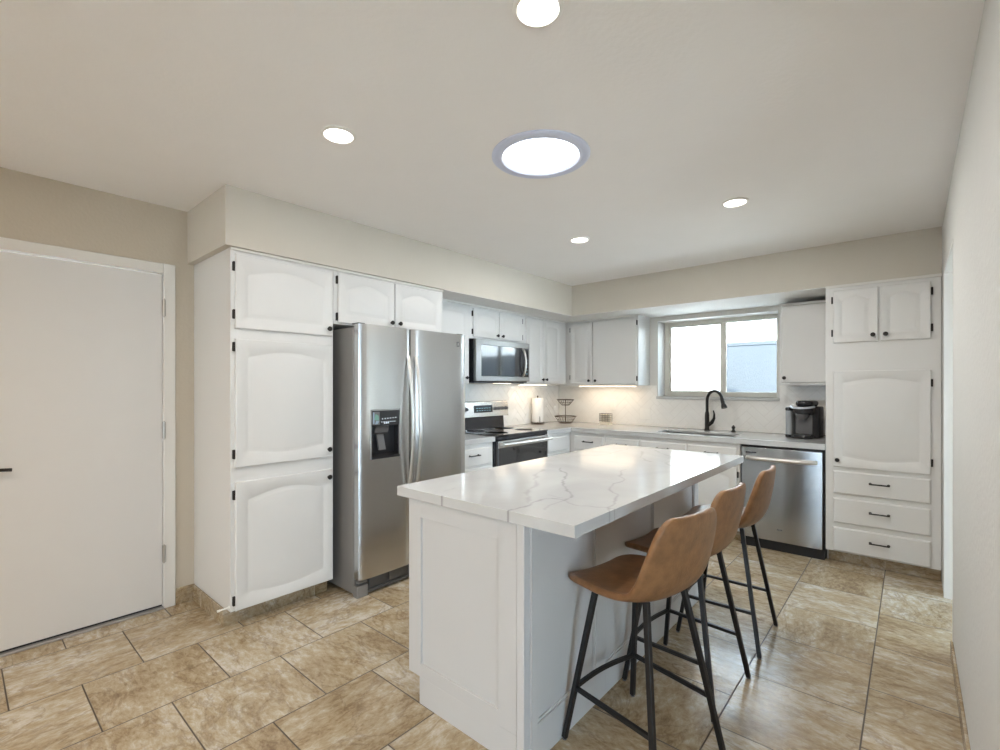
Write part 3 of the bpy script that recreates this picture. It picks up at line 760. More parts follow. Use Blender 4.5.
for y0 in (FY_ + 0.002, FYe - 0.082):
    m = MB(); m.box(-2.70, -2.648, y0, y0 + 0.08, 0.0, 0.075); m.box(-2.675, -2.642, y0 + 0.006, y0 + 0.07, 0.092, 0.104); m.build('foot_bracket', 'fr_side', fr, bevel=0.004)
for y0 in (FY_ + 0.004, FYe - 0.064):
    m = MB(); m.box(-2.715, -2.640, y0, y0 + 0.05, 1.7425, 1.751); m.build('hinge_cover', 'grille', fr, bevel=0.003)
m = MB(); m.box(DXf - 0.001, DXf + 0.0012, 2.517, 2.542, 1.648, 1.684); bd = m.build('brand_badge', 'gplast', frr, bevel=0.001)
m = MB(); m.box(DXf + 0.0013, DXf + 0.002, 2.522, 2.5255, 1.654, 1.678); m.prism([(2.5255, 1.665), (2.534, 1.678), (2.538, 1.678), (2.529, 1.665), (2.538, 1.654), (2.534, 1.654)], DXf + 0.0013, DXf + 0.002, 'x'); m.build('badge_letter', 'steel2', frr)

# ------------------------------------------------------------------ range
RY0, RY1 = 3.170, 3.952
rg = thing('range', (-3.1, 3.58, 0), 'stainless and black electric range with a glass cooktop against the left wall', 'stove')
bx('range_body', 'bplast', rg, -3.41, -2.815, RY0, RY1, 0.02, 0.895, bevel=0.003)
m = MB(); m.box(-3.405, -2.780, RY0 - 0.001, RY1 + 0.001, 0.896, 0.909); ck = m.build('cooktop', 'bglass', rg, bevel=0.003)
for (cx, cy, r) in ((-3.22, 3.37, 0.085), (-3.22, 3.78, 0.105), (-2.96, 3.37, 0.11), (-2.96, 3.78, 0.085)):
    MB().lathe([(r, 0), (r, 0.0004), (r - 0.004, 0.0004), (r - 0.004, 0)], (cx, cy, 0.9092), 40).build('burner_ring', 'ringmark', ck)
bx('front_rail', 'bplast', rg, -2.815, -2.785, RY0 + 0.004, RY1 - 0.004, 0.862, 0.894, bevel=0.003)
od = bx('oven_door', 'bglass', rg, -2.815, -2.778, RY0 + 0.012, RY1 - 0.008, 0.245, 0.858, bevel=0.004)
bx('door_trim', 'steel', od, -2.778, -2.774, RY0 + 0.012, RY1 - 0.008, 0.792, 0.856, bevel=0.001)
m = MB(); 
m.tube([(-2.722, RY0 + 0.022, 0.826), (-2.716, RY0 + 0.20, 0.826), (-2.712, (RY0+RY1)/2, 0.826), (-2.716, RY1 - 0.19, 0.826), (-2.722, RY1 - 0.020, 0.826)], 0.0165, 14)
for yy in (RY0 + 0.045, RY1 - 0.045): m.box(-2.776, -2.722, yy - 0.014, yy + 0.014, 0.812, 0.840)
m.build('door_handle', 'steel2', od, bevel=0.002)
dw_ = bx('storage_drawer', 'steel', rg, -2.815, -2.780, RY0 + 0.012, RY1 - 0.008, 0.06, 0.232, bevel=0.004)
m = MB(); m.prism([(-3.405, 0.91), (-3.352, 0.91), (-3.362, 1.03), (-3.405, 1.03)], RY0 + 0.006, RY1 - 0.015, 'y'); m.build('backguard', 'bplast', rg)
m = MB(); m.prism([(-3.405, 1.031), (-3.335, 1.031), (-3.350, 1.185), (-3.362, 1.192), (-3.405, 1.192)], RY0 + 0.004, RY1 + 0.040, 'y')
cp = m.build('control_panel', 'steel', rg, bevel=0.003)
def cpx(z): return -3.335 - 0.015 * (z - 1.031) / 0.154
m = MB(); m.prism([(cpx(1.075) + 0.0005, 1.075), (cpx(1.075) + 0.004, 1.075), (cpx(1.15) + 0.004, 1.150), (cpx(1.15) + 0.0005, 1.150)], 3.46, 3.735, 'y'); m.build('display', 'bglass', cp)
m = MB()
for k in range(6): m.box(cpx(1.12) + 0.0042, cpx(1.12) + 0.006, 3.49 + 0.038*k, 3.512 + 0.038*k, 1.118, 1.122); m.box(cpx(1.1) + 0.0042, cpx(1.1) + 0.006, 3.49 + 0.038*k, 3.512 + 0.038*k, 1.094, 1.098)
m.build('display_print', 'screen', cp)
for ky in (3.235, 3.345, 3.785, 3.843, 3.901, 3.957):
    MB().lathe([(0.020, 0.0), (0.020, 0.004), (0.016, 0.008), (0.013, 0.024), (0.0, 0.026)], (cpx(1.11), ky, 1.112), 22, 'x').build('burner_knob', 'gplast', cp)

# ------------------------------------------------------------------ microwave
mw = thing('microwave', (-3.24, 3.57, 1.39), 'stainless over-the-range microwave with a dark glass door', 'microwave')
MY0, MY1, MZ0, MZ1, MX = 3.200, 4.015, 1.385, 1.793, -3.100
bx('oven_body', 'bplast', mw, XA + 0.002, MX, MY0, MY1, MZ0, MZ1, bevel=0.003)
m = MB()
g0, g1, z0, z1 = MY0 + 0.068, MY1 - 0.016, MZ0 + 0.058, MZ1 - 0.052
xf0, xf1 = MX, MX + 0.038
m.box(xf0, xf1, MY0, g0, MZ0 + 0.012, MZ1); m.box(xf0, xf1, g1, MY1, MZ0 + 0.012, MZ1)
m.box(xf0, xf1, g0, g1, MZ0 + 0.012, z0); m.box(xf0, xf1, g0, g1, z1, MZ1)
md = m.build('front_frame', 'steel_d', mw, bevel=0.003)
bx('door_glass', 'bglass', mw, xf0, xf1 - 0.003, g0, MY1 - 0.175, z0, z1, bevel=0.002)
bx('control_strip', 'bplast', mw, xf0, xf1 - 0.002, MY1 - 0.172, g1, z0, z1, bevel=0.002)
m = MB()
for k in range(5): m.box(xf1 - 0.0018, xf1 - 0.001, MY1 - 0.062, MY1 - 0.034, z0 + 0.03 + 0.036*k, z0 + 0.036 + 0.036*k)
m.build('control_icons', 'screen', mw)
pts = []
for k in range(17):
    t = k / 16; pts.append((xf1 + 0.004 + 0.040 * math.sin(PI * t) ** 0.7 if 0 < t < 1 else xf1 - 0.002, MY1 - 0.118, z0 + 0.008 + (z1 - z0 - 0.016) * t))
MB().loft([(p, 0.012) for p in pts], 12).build('door_handle', 'steel2', mw)
bx('bottom_vent', 'gplast', mw, XA + 0.05, MX - 0.02, MY0 + 0.03, MY1 - 0.03, MZ0 - 0.008, MZ0 - 0.0005)
bx('cooktop_light', 'led_warm', mw, -3.30, -3.22, MY1 - 0.32, MY1 - 0.12, MZ0 - 0.0105, MZ0 - 0.0085)

# ------------------------------------------------------------------ dishwasher
dw = thing('dishwasher', (-0.81, 4.75, 0), 'stainless dishwasher with a bar handle between the sink base and the right pantry', 'dishwasher')
DX0, DX1 = -1.106, -0.506
bx('tub_body', 'bplast', dw, DX0, DX1, 4.442, YB - 0.01, 0.005, CB - 0.002)
bx('toe_panel', 'bplast', dw, DX0 + 0.002, DX1 - 0.002, 4.422, 4.4415, 0.0, 0.076)
dd = bx('dishwasher_door', 'steel_v', dw, DX0 + 0.012, DX1 - 0.014, 4.402, 4.440, 0.080, CB - 0.020, bevel=0.004)
bx('vent', 'gasket', dd, DX0 + 0.045, DX0 + 0.125, 4.4005, 4.4025, 0.786, 0.797, bevel=0.0005)
m = MB(); pts = []
for k in range(17):
    t = k / 16; pts.append((DX0 + 0.055 + (DX1 - DX0 - 0.11) * t, 4.400 - 0.042 * math.sin(PI * t) ** 0.45 if 0 < t < 1 else 4.402, 0.748))
m.loft([(p, 0.016) for p in pts], 12); m.build('door_handle', 'steel2', dd)
m = MB(); pts = [(-0.808 + 0.020*math.cos(a), 4.4008, 0.178 + 0.007*math.sin(a)) for a in [0.4 + k*0.42 for k in range(14)]]
m.tube(pts, 0.0009, 6); m.box(-0.826, -0.790, 4.4006, 4.4016, 0.176, 0.180); m.build('brand_badge', 'gplast', dd)

# ------------------------------------------------------------------ island
IX0, IX1, IY0, IY1 = -1.652, -1.022, 1.302, 3.085
isl = thing('kitchen_island', ((IX0+IX1)/2, (IY0+IY1)/2, 0), 'white panelled kitchen island standing in the middle of the tiled floor', 'island')
ZT = 0.872
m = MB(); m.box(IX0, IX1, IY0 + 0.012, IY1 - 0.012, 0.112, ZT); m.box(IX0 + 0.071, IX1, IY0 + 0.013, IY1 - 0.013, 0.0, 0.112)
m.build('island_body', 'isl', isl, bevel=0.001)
# near end: shaker frame
tE = lambda u, v, w: (u, IY0 + 0.012 - w, v)
def plate(tf, parent, name, poly, h, holes=None, bevel=0.0012):
    m = MB(tf); m.prism(poly, 0, h); return m.build(name, 'isl', parent, bevel=bevel)
m = MB(tE)
def fr_rect(m, u0, u1, v0, v1, su0, su1, sv0, sv1, h):
    m.box(u0, u0 + su0, v0, v1, 0.0002, h); m.box(u1 - su1, u1, v0, v1, 0.0002, h)
    m.box(u0 + su0, u1 - su1, v0, v0 + sv0, 0.0002, h); m.box(u0 + su0, u1 - su1, v1 - sv1, v1, 0.0002, h)
fr_rect(m, IX0, IX1 - 0.03, 0.114, ZT - 0.002, 0.078, 0.085, 0.055, 0.080, 0.011)
m.box(IX0 + 0.071, IX1 - 0.03, 0.0, 0.1138, 0.0002, 0.011)
m.build('end_panel', 'isl', isl, bevel=0.0012)
# corner post
m = MB(); m.box(IX1 - 0.028, IX1 + 0.006, IY0 - 0.002, IY0 + 0.010, 0.0, ZT - 0.001); m.build('corner_post', 'isl', isl, bevel=0.003)
# seating side: three framed panels
tS = lambda u, v, w: (IX1 + w, u, v)
m = MB(tS)
stiles = [(1.339, 1.375), (1.790, 1.872), (2.385, 2.462), (3.00, IY1 - 0.012)]
for a, b in stiles: m.box(a, b, 0.0, ZT - 0.001, 0.0002, 0.010)
for (a, b), (c_, d_) in zip(stiles[:-1], stiles[1:]):
    m.box(b, c_, 0.0, 0.135, 0.0002, 0.010); m.box(b, c_, ZT - 0.06, ZT - 0.001, 0.0002, 0.010)
m.build('side_panel', 'isl', isl, bevel=0.0012)
m = MB(tS)
for (a, b), (c_, d_) in zip(stiles[:-1], stiles[1:]):
    fr_rect(m, b + 0.002, c_ - 0.002, 0.137, ZT - 0.062, 0.010, 0.010, 0.010, 0.010, 0.006)
m.build('panel_moulding', 'isl', isl, bevel=0.0015)
# kitchen side doors
tK = lambda u, v, w: (IX0 - w, u, v)
for a, b in ((1.33, 1.88), (1.90, 2.48), (2.50, 3.06)):
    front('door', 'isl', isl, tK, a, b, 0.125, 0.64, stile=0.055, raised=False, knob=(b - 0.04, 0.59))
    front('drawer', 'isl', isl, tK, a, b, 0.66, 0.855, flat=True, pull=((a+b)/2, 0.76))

# island top: dense mesh with veins stored as a colour attribute
TX0, TX1, TY0, TY1, TZ0, TZ1 = -1.691, -0.791, 1.268, 3.229, 0.873, 0.914
VEINS = [([(-1.406, 2.118), (-1.272, 1.963), (-1.214, 1.838), (-1.092, 1.691), (-1.007, 1.593), (-0.996, 1.525), (-1.049, 1.517), (-1.067, 1.426), (-1.057, 1.297), (-1.06, 1.26)], 0.0048, 0.85),
 ([(-0.996, 1.525), (-0.97, 1.36)], 0.0030, 0.5), ([(-1.094, 1.558), (-1.007, 1.554)], 0.003, 0.5),
 ([(-0.996, 1.525), (-0.932, 1.486), (-0.825, 1.531), (-0.785, 1.53)], 0.0032, 0.6),
 ([(-1.446, 2.011), (-1.351, 1.834), (-1.224, 1.624), (-1.159, 1.502), (-1.068, 1.39)], 0.009, 0.42),
 ([(-1.121, 2.292), (-1.018, 2.063), (-0.979, 1.855), (-0.874, 1.709), (-0.82, 1.535), (-0.778, 1.464)], 0.0042, 0.7),
 ([(-1.349, 2.993), (-1.13, 2.627)], 0.008, 0.45), ([(-1.313, 3.142), (-1.159, 2.94), (-0.987, 2.555)], 0.007, 0.45),
 ([(-1.457, 1.33), (-1.474, 1.407)], 0.003, 0.4), ([(-1.401, 1.268), (-1.401, 1.2681)], 0.0032, 1.6), ([(-1.061, 1.268), (-1.061, 1.2681)], 0.0032, 1.6),
 ([(-1.60, 2.5), (-1.45, 2.75), (-1.5, 3.1)], 0.004, 0.4)]
def rough_line(pts, amp=0.020, depth=3):
    rnd = random.Random(3)
    for d in range(depth):
        out = [pts[0]]
        for a, b in zip(pts[:-1], pts[1:]):
            L = math.hypot(b[0]-a[0], b[1]-a[1]); k = rnd.uniform(-1, 1) * L * 0.14
            out.append(((a[0]+b[0])/2 - (b[1]-a[1]) / max(L, 1e-6) * k, (a[1]+b[1])/2 + (b[0]-a[0]) / max(L, 1e-6) * k)); out.append(b)
        pts = out
    return pts
def island_top():
    nx, ny = 150, 330
    xs = [TX0 + (TX1-TX0)*i/nx for i in range(nx+1)]; ys = [TY0 + (TY1-TY0)*j/ny for j in range(ny+1)]
    val = [[0.0]*(ny+1) for _ in range(nx+1)]
    for pts, wd, st in VEINS:
        pts = rough_line(pts); n = len(pts)
        for q, (a, b) in enumerate(zip(pts[:-1], pts[1:])):
            ww = wd * (0.7 + 0.5 * math.sin(q * 0.9 + wd * 900)); ww = max(ww, 0.0026)
            r = ww * 2.2 + 0.006
            i0 = max(0, int((min(a[0], b[0]) - r - TX0) / (TX1-TX0) * nx)); i1 = min(nx, int((max(a[0], b[0]) + r - TX0) / (TX1-TX0) * nx) + 1)
            j0 = max(0, int((min(a[1], b[1]) - r - TY0) / (TY1-TY0) * ny)); j1 = min(ny, int((max(a[1], b[1]) + r - TY0) / (TY1-TY0) * ny) + 1)
            L2 = (b[0]-a[0])**2 + (b[1]-a[1])**2 or 1e-9
            for i in range(i0, i1+1):
                for j in range(j0, j1+1):
                    t = max(0, min(1, ((xs[i]-a[0])*(b[0]-a[0]) + (ys[j]-a[1])*(b[1]-a[1])) / L2))
                    d = math.hypot(xs[i]-a[0]-t*(b[0]-a[0]), ys[j]-a[1]-t*(b[1]-a[1]))
                    v = st * math.exp(-(d/ww)**2)
                    if v > val[i][j]: val[i][j] = v
    bm = bmesh.new(); lay = bm.verts.layers.float.new('vein')
    top = [[None]*(ny+1) for _ in range(nx+1)]
    for i in range(nx+1):
        for j in range(ny+1):
            v = bm.verts.new((xs[i], ys[j], TZ1)); v[lay] = val[i][j]; top[i][j] = v
    for i in range(nx):
        for j in range(ny): bm.faces.new((top[i][j], top[i+1][j], top[i+1][j+1], top[i][j+1]))
    ring = [(i, 0) for i in range(nx)] + [(nx, j) for j in range(ny)] + [(i, ny) for i in range(nx, 0, -1)] + [(0, j) for j in range(ny, 0, -1)]
    bot = []
    for (i, j) in ring:
        v = bm.verts.new((xs[i], ys[j], TZ0)); v[lay] = val[i][j]; bot.append(v)
    n = len(ring)
    for k in range(n):
        a = ring[k]; b = ring[(k+1) % n]
        bm.faces.new((top[a[0]][a[1]], bot[k], bot[(k+1) % n], top[b[0]][b[1]]))
    bm.faces.new(bot)
    bmesh.ops.recalc_face_normals(bm, faces=bm.faces)
    me = bpy.data.meshes.new('island_countertop'); bm.to_mesh(me); bm.free(); me.materials.append(M['quartz_v'])
    o = bpy.data.objects.new('island_countertop', me); COL.objects.link(o)
    bv = o.modifiers.new('bevel', 'BEVEL'); bv.width = 0.002; bv.segments = 2; bv.limit_method = 'ANGLE'
    return tag(o, 'white quartz island countertop with jagged grey veins', 'countertop')
itop = island_top()

# ------------------------------------------------------------------ bar stools
def make_stool(loc, rz, label):
    t = thing('bar_stool', loc, label, 'stool', rz=rz)
    # shell: profile from front lip to top of the back, local +x is forward
    prof = [(0.236, 0.592), (0.230, 0.606), (0.195, 0.618), (0.135, 0.624), (0.06, 0.621), (-0.005, 0.616), (-0.068, 0.616), (-0.116, 0.626),
            (-0.148, 0.652), (-0.168, 0.695), (-0.180, 0.750), (-0.189, 0.802), (-0.197, 0.860), (-0.201, 0.900), (-0.202, 0.915)]
    hw = [0.115, 0.155, 0.190, 0.208, 0.216, 0.219, 0.219, 0.218, 0.216, 0.212, 0.205, 0.196, 0.180, 0.154, 0.112]
    bm = bmesh.new(); nt = 16; rows = []
    for s, (px, pz) in enumerate(prof):
        a = prof[max(0, s-1)]; b = prof[min(len(prof)-1, s+1)]
        tx, tz = b[0]-a[0], b[1]-a[1]; L = math.hypot(tx, tz); nx_, nz_ = tz / L, -tx / L   # inward normal (up on the seat, forward on the back)
        f = s / (len(prof) - 1)
        curl = 0.010 + 0.045 * max(0.0, min(1.0, (f - 0.25) / 0.35)) - 0.075 * max(0.0, (f - 0.62) / 0.38) * 0.55
        row = []
        for k in range(nt + 1):
            q = -1 + 2 * k / nt; y = hw[s] * q
            c_ = curl * abs(q) ** 2.4
            sag = 0.0
            if f > 0.86: sag = 0.012 * (1 - abs(q)) * 0  # top edge level
            row.append(bm.verts.new((px + nx_ * c_, y, pz + (nz_ * c_ if f < 0.6 else 0.25 * nz_ * c_))))
        rows.append(row)
    for s in range(len(rows) - 1):
        for k in range(nt): bm.faces.new((rows[s][k], rows[s][k+1], rows[s+1][k+1], rows[s+1][k]))
    bmesh.ops.recalc_face_normals(bm, faces=bm.faces)
    if bm.faces[0].normal.z < 0: bmesh.ops.reverse_faces(bm, faces=bm.faces)
    me = bpy.data.meshes.new('seat_shell'); bm.to_mesh(me); bm.free(); me.materials.append(M['leather'])
    me.polygons.foreach_set('use_smooth', [True] * len(me.polygons))
    o = bpy.data.objects.new('seat_shell', me); COL.objects.link(o); o.parent = t
    sd = o.modifiers.new('thick', 'SOLIDIFY'); sd.thickness = 0.026; sd.offset = -1
    ss = o.modifiers.new('smooth', 'SUBSURF'); ss.levels = 2; ss.render_levels = 2
    def part(m, name, mt, bevel=0.0):
        # local coordinates: parent offset must not be subtracted
        loc_ = t.location.copy(); t.location = (0, 0, 0); q = m.build(name, mt, t, bevel=bevel); t.location = loc_; return q
    tops = {}; feet = {}
    for sx in (1, -1):
        for sy in (1, -1):
            top = Vector((0.115, 0.12 * sy, 0.602)) if sx > 0 else Vector((-0.098, 0.112 * sy, 0.604)); foot = Vector((0.20 * sx, 0.208 * sy, 0.006))
            tops[(sx, sy)] = top; feet[(sx, sy)] = foot
            m = MB(); m.loft([(tuple(top), 0.0100), (tuple(foot), 0.0092)], 4, True, (1.0, 1.0))
            lg = part(m, 'leg', 'frame', 0.002)
            m = MB(); m.cyl((foot.x, foot.y, 0.0), (foot.x, foot.y, 0.008), 0.009, n=12); 
            loc_ = t.location.copy(); t.location = (0, 0, 0); m.build('foot_cap', 'gplast', lg); t.location = loc_
    def on(sx, sy, z):
        a, b = tops[(sx, sy)], feet[(sx, sy)]; f = (z - a.z) / (b.z - a.z); return a + (b - a) * f
    zr = 0.20
    for (a, b, bow) in (((1, 1), (1, -1), 0.018), ((-1, 1), (-1, -1), 0.0), ((1, 1), (-1, 1), 0.0), ((1, -1), (-1, -1), 0.0)):
        z = zr
        if a[0] == -1: z = 0.245; continue
        pa_, pb_ = on(*a, z), on(*b, z)
        if a[1] == b[1]: pb_ = on(*b, z + 0.0)
        pts = []
        for k in range(13):
            f = k / 12; p = pa_ + (pb_ - pa_) * f; p = Vector((p.x + bow * math.sin(PI * f), p.y, p.z)); pts.append(tuple(p))
        part(MB().loft([(p, 0.0075) for p in pts], 4, True, (1.0, 1.0)), 'footrest', 'frame', 0.0015)
    m = MB(); m.box(-0.085, 0.10, -0.120, -0.100, 0.590, 0.598); m.box(-0.07, 0.10, 0.100, 0.120, 0.590, 0.598); m.box(-0.02, 0.02, -0.100, 0.100, 0.590, 0.597)
    part(m, 'seat_bracket', 'frame', 0.002)
    return t
make_stool((-0.764, 1.697, 0), math.radians(168.3), 'nearest tan leather bar stool on black legs at the front corner of the island')
make_stool((-0.782, 2.214, 0), math.radians(176.3), 'middle tan leather bar stool of the three along the island')
make_stool((-0.772, 2.820, 0), math.radians(181.0), 'farthest tan leather bar stool, the one in front of the dishwasher')

# ------------------------------------------------------------------ ceiling lights
for i, (x, y, lab) in enumerate([(-1.881, 1.101, 'round recessed ceiling light above the pantry and refrigerator side, left in the ceiling'),
                                 (-0.792, 3.045, 'round recessed ceiling light farthest right, in front of the right pantry'),
                                 (-1.87, 3.065, 'smallest looking recessed ceiling light, deep toward the back corner'),
                                 (-0.816, 1.11, 'recessed ceiling light at the very top edge of the photo'),
                                 (-1.881, -1.2, None), (-0.816, -1.2, None), (-1.881, -2.6, None), (-0.816, -2.6, None)]):
    t = thing('ceiling_light', (x, y, HC), lab or 'unseen recessed ceiling light added behind the camera for warm fill', 'light', 'recessed ceiling lights')
    MB().lathe([(0.074, 0), (0.074, -0.003), (0.069, -0.007), (0.061, -0.008), (0.060, -0.002), (0.0598, 0.0)], (x, y, HC - 0.0003), 40).build('trim_ring', 'white', t)
    MB().lathe([(0.0595, -0.0015), (0.05, -0.0045), (0.03, -0.0065), (0.0, -0.007)], (x, y, HC - 0.0003), 40).build('lens', 'lamp', t)
t = thing('tubular_skylight', (-1.33, 1.81, HC), 'large round tubular skylight glowing white in the middle of the ceiling', 'skylight')
sx_, sy_ = -1.33, 1.83
MB().lathe([(0.232, 0), (0.232, -0.005), (0.226, -0.010), (0.216, -0.012), (0.196, -0.009), (0.190, -0.012), (0.184, -0.012), (0.180, -0.006), (0.178, -0.002)], (sx_, sy_, HC - 0.0003), 64).build('trim_ring', 'bluewhite', t)
MB().lathe([(0.1785, -0.002), (0.12, -0.004), (0.06, -0.0045), (0.0, -0.005)], (sx_, sy_, HC - 0.0003), 64).build('diffuser', 'tube', t)

# under-cabinet light bars
def bar(loc, l, axis, label):
    t = thing('under_cabinet_light', loc, label, 'light', 'under cabinet light bars')
    x, y, z = loc; hx, hy = (0.014, l/2) if axis == 'y' else (l/2, 0.014)
    bx('housing', 'white', t, x - hx, x + hx, y - hy, y + hy, z - 0.008, z - 0.0005, bevel=0.001)
    bx('diffuser', 'led_warm', t, x - hx + 0.003, x + hx - 0.003, y - hy + 0.004, y + hy - 0.004, z - 0.0125, z - 0.0082)
    a = area('light_bar_lamp', (x, y, z - 0.014), l * 0.95, 1.0 * l, (1.0, 0.80, 0.58), (0, 0, PI/2 if axis == 'y' else 0), 'RECTANGLE', 0.02)
bar((-3.26, 4.34, 1.3695), 0.5, 'y', 'warm light bar under the corner wall cabinet right of the microwave')
bar((-2.66, 4.95, 1.3565), 0.72, 'x', 'warm light bar under the two-door cabinet left of the window')

# ------------------------------------------------------------------ things on the counter
# faucet
fx, fy = -1.562, 5.0
fa = thing('faucet', (fx, fy, CT), 'black gooseneck pull-down kitchen faucet standing behind the sink', 'faucet')
m = MB(); m.lathe([(0.029, 0), (0.029, 0.006), (0.023, 0.012), (0.021, 0.03), (0.021, 0.16), (0.0165, 0.19)], (fx, fy, CT + 0.0002), 24)
m.build('faucet_body', 'black', fa)
m = MB(); R_ = 0.100; pts = [(fx, fy, CT + 0.19), (fx, fy, CT + 0.30)]
dx, dy = 0.86, -0.5
for k in range(1, 17):
    a = PI * k / 16 * 0.92; r = R_ * (1 - math.cos(a)); pts.append((fx + dx*r, fy + dy*r, CT + 0.30 + R_ * 1.0 * math.sin(a)))
m.loft([(p, 0.0145) for p in pts], 14); m.build('spout', 'black', fa)
p = Vector(pts[-1]); q = Vector(pts[-2]); d = (p - q).normalized()
m = MB(); m.loft([(tuple(p - d*0.005), 0.017), (tuple(p + d*0.05), 0.019), (tuple(p + d*0.075), 0.026), (tuple(p + d*0.095), 0.027)], 16); m.build('spray_head', 'black', fa)
m = MB(); m.loft([((fx + 0.015, fy - 0.005, CT + 0.055), 0.018), ((fx + 0.050, fy - 0.012, CT + 0.085), 0.018), ((fx + 0.072, fy - 0.016, CT + 0.125), 0.013), ((fx + 0.074, fy - 0.016, CT + 0.17), 0.009), ((fx + 0.066, fy - 0.016, CT + 0.205), 0.006)], 14)
m.build('lever_handle', 'black', fa)
# soap dispenser
sp = MB().lathe([(0.022, 0), (0.022, 0.006), (0.014, 0.016), (0.010, 0.028), (0.017, 0.040), (0.017, 0.050), (0.008, 0.058), (0.007, 0.066), (0.0, 0.067)], (-1.312, 4.99, CT + 0.0002), 20)
sp.cyl((-1.312, 4.99, CT + 0.056), (-1.312, 4.955, CT + 0.054), 0.006, 0.004, 10)
tag(sp.build('soap_dispenser', 'black', None), 'small black soap dispenser pump on the counter right of the faucet', 'dispenser')
# paper towel
px_, py_ = -3.335, 4.53
pt = thing('paper_towel_holder', (px_, py_, CT), 'paper towel roll on a wire stand in the corner beside the range', 'paper towel')
m = MB()
for rr_, zz in ((0.078, 0.004), (0.078, 0.022)):
    m.tube([(px_ + rr_*math.cos(a), py_ + rr_*math.sin(a), CT + zz) for a in [2*PI*k/28 for k in range(29)]], 0.0025, 6)
for k in range(12):
    a = 2*PI*k/12; m.tube([(px_ + 0.078*math.cos(a), py_ + 0.078*math.sin(a), CT + 0.004), (px_ + 0.078*math.cos(a+0.26), py_ + 0.078*math.sin(a+0.26), CT + 0.022)], 0.0018, 5)
for a in (0, PI/2, PI, 1.5*PI): m.tube([(px_, py_, CT + 0.004), (px_ + 0.078*math.cos(a), py_ + 0.078*math.sin(a), CT + 0.004)], 0.0022, 6)
m.tube([(px_, py_, CT + 0.004), (px_, py_, CT + 0.325)], 0.004, 8); m.lathe([(0.0, 0.318), (0.008, 0.322), (0.008, 0.332), (0.0, 0.338)], (px_, py_, CT), 12)
m.tube([(px_ + 0.064, py_ - 0.045, CT + 0.022), (px_ + 0.064, py_ - 0.045, CT + 0.095)], 0.003, 6)
m.build('wire_stand', 'wire', pt)
MB().lathe([(0.020, 0.026), (0.064, 0.026), (0.066, 0.030), (0.066, 0.300), (0.064, 0.304), (0.020, 0.304), (0.020, 0.026)], (px_, py_, CT), 36).build('towel_roll', 'paper', pt)
# two-tier basket
bx_, by_ = -3.175, 4.88
tb = thing('tiered_wire_basket', (bx_, by_, CT), 'empty two-tier brown wire basket standing in the counter corner', 'basket')
def wire_bowl(zb, rb, rt, h, name):
    m = MB()
    for r_, z_, w_ in ((rb, zb, 0.0035), (rt, zb + h, 0.0055), ((rb*0.5+rt*0.5), zb + h*0.5, 0.0015)):
        m.tube([(bx_ + r_*math.cos(a), by_ + r_*math.sin(a), z_) for a in [2*PI*k/32 for k in range(33)]], w_, 6)
    for k in range(20):
        a = 2*PI*k/20; m.tube([(bx_ + rb*math.cos(a), by_ + rb*math.sin(a), zb), (bx_ + (rb*0.45+rt*0.55)*math.cos(a), by_ + (rb*0.45+rt*0.55)*math.sin(a), zb + h*0.5), (bx_ + rt*math.cos(a), by_ + rt*math.sin(a), zb + h)], 0.0015, 5)
    for k in range(6):
        a = PI*k/6; m.tube([(bx_ - rb*math.cos(a), by_ - rb*math.sin(a), zb), (bx_ + rb*math.cos(a), by_ + rb*math.sin(a), zb)], 0.0015, 5)
    m.build(name, 'wire', tb)
wire_bowl(CT + 0.004, 0.075, 0.128, 0.078, 'basket_bowl'); wire_bowl(CT + 0.218, 0.045, 0.100, 0.065, 'basket_bowl')
m = MB(); m.tube([(bx_, by_, CT + 0.004), (bx_, by_, CT + 0.285)], 0.0045, 8); m.build('center_pole', 'wire', tb)
# lattice box
lb = thing('lattice_box', (-2.69, 4.99, CT), 'small cream lattice napkin box on the counter under the back wall cabinet', 'box')
x0, x1, y0, y1 = -2.752, -2.622, 4.94, 5.02; z0 = CT + 0.001
m = MB(); m.box(x0, x1, y0, y1, z0, z0 + 0.035); m.build('tray', 'cream', lb, bevel=0.003)
m = MB()
for k in range(7):
    xx = x0 + 0.004 + (x1 - x0 - 0.008) * k / 6; m.box(xx - 0.0015, xx + 0.0015, y0 + 0.002, y0 + 0.005, z0 + 0.035, z0 + 0.128)
    m.box(xx - 0.0015, xx + 0.0015, y1 - 0.005, y1 - 0.002, z0 + 0.035, z0 + 0.128)
for k in range(5):
    zz = z0 + 0.045 + 0.082 * k / 4; m.box(x0 + 0.002, x1 - 0.002, y0 + 0.001, y0 + 0.0045, zz - 0.0015, zz + 0.0015); m.box(x0 + 0.002, x1 - 0.002, y1 - 0.0045, y1 - 0.001, zz - 0.0015, zz + 0.0015)
    m.box(x0 + 0.001, x0 + 0.0045, y0, y1, zz - 0.0015, zz + 0.0015); m.box(x1 - 0.0045, x1 - 0.001, y0, y1, zz - 0.0015, zz + 0.0015)
m.build('lattice', 'wire', lb)
bx('napkins', 'cream', lb, x0 + 0.010, x1 - 0.008, y0 + 0.012, y1 - 0.012, z0 + 0.036, z0 + 0.118, bevel=0.003)

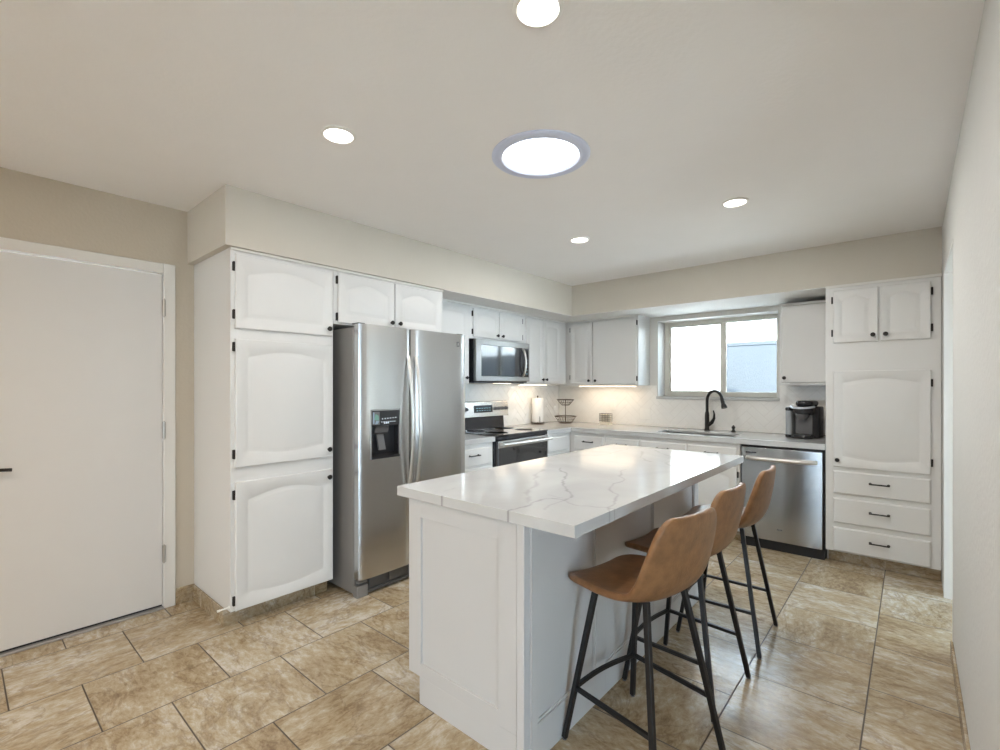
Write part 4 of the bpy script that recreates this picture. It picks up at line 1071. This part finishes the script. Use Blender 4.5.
# coffee maker (faces the camera side, -y, turned a little)
KX, KY = -0.700, 4.86
cm = thing('coffee_maker', (KX, KY, CT), 'black single-serve pod coffee maker on the counter right of the sink', 'coffee maker')
def kt(th=math.radians(-12)):
    c_, s_ = math.cos(th), math.sin(th)
    return lambda x, y, z: (KX + x*c_ - y*s_, KY + x*s_ + y*c_, CT + 0.0005 + z)
T_ = kt()
def rrect(x0, x1, y0, y1, r, n=5):
    P = []
    for cx, cy, a0 in ((x1-r, y0+r, -PI/2), (x1-r, y1-r, 0), (x0+r, y1-r, PI/2), (x0+r, y0+r, PI)):
        for k in range(n+1): a = a0 + PI/2*k/n; P.append((cx + r*math.cos(a), cy + r*math.sin(a)))
    return P
m = MB(T_); m.prism(rrect(-0.072, 0.112, -0.04, 0.14, 0.06, 8), 0.0, 0.272); m.build('brewer_body', 'bplast', cm, bevel=0.014, seg=4)
m = MB(T_); m.prism(rrect(-0.076, 0.094, -0.150, 0.0, 0.07, 10), 0.0, 0.028); m.build('drip_tray', 'bplast', cm, bevel=0.005)
m = MB(T_); m.prism(rrect(-0.060, 0.078, -0.140, -0.045, 0.055, 10), 0.0282, 0.032); m.build('tray_grate', 'gplast', cm)
m = MB(T_); m.box(-0.058, 0.072, -0.046, -0.0405, 0.034, 0.200); m.build('back_panel', 'gplast', cm, bevel=0.003)
m = MB(T_); m.prism(rrect(-0.068, 0.090, -0.138, 0.02, 0.07, 10), 0.208, 0.270); m.build('brew_head', 'bplast', cm, bevel=0.014, seg=4)
m = MB(T_); m.loft([((0.008, -0.085, 0.208), 0.052), ((0.008, -0.085, 0.180), 0.042), ((0.008, -0.085, 0.160), 0.026)], 24); m.build('pod_holder', 'gplast', cm)
m = MB(T_); m.prism(rrect(-0.050, 0.085, -0.118, 0.105, 0.065, 10), 0.2722, 0.322); m.build('lid', 'bplast', cm, bevel=0.022, seg=5)
m = MB(T_); pts = []
for k in range(19): a = PI + PI*k/18; pts.append((0.008 + 0.086*math.cos(a), -0.070 + 0.086*math.sin(a), 0.272 - 0.012*math.sin(PI*k/18)))
m.loft([(p, 0.0095) for p in pts], 10); m.build('lid_handle', 'handlechrome', cm)
m = MB(T_); m.prism(rrect(-0.128, -0.077, -0.09, 0.11, 0.024, 6), 0.024, 0.232); m.build('water_tank', 'tank', cm, bevel=0.003)
m = MB(T_); m.prism(rrect(-0.131, -0.075, -0.093, 0.113, 0.027, 6), 0.2325, 0.262); m.build('tank_lid', 'bplast', cm, bevel=0.010, seg=3)
m = MB(T_); m.prism(rrect(-0.131, -0.077, -0.093, 0.113, 0.027, 6), 0.0, 0.0235); m.build('tank_base', 'bplast', cm, bevel=0.004)
cord = []
for k in range(40):
    t_ = k / 39; cord.append((-0.535 + 0.014*math.sin(t_*15), 4.93 - 0.06*t_ + 0.02*math.cos(t_*15), CT + 0.008 + 0.10*t_*abs(math.cos(t_*4))))
m = MB(); m.tube([(-0.592, 4.955, CT + 0.03)] + [(-0.545, 4.95, CT + 0.012)] + cord + [(-0.53, 5.05, CT + 0.16), (-0.53, YB - 0.012, CT + 0.22)], 0.0035, 6)
m.build('power_cord', 'bplast', cm)

# spring door stop on the pantry base
ds = MB(); ds.tube([(-2.848, 1.0055, 0.125), (-2.848, 0.998, 0.125)], 0.009, 10)
ds.tube([(-2.848, 0.998, 0.125), (-2.848, 0.97, 0.125), (-2.848, 0.958, 0.124)], 0.0045, 8); ds.tube([(-2.848, 0.958, 0.124), (-2.848, 0.945, 0.124)], 0.0065, 10)
tag(ds.build('door_stop', 'white', None), 'short white door stop sticking out low on the side of the left pantry', 'door stop')
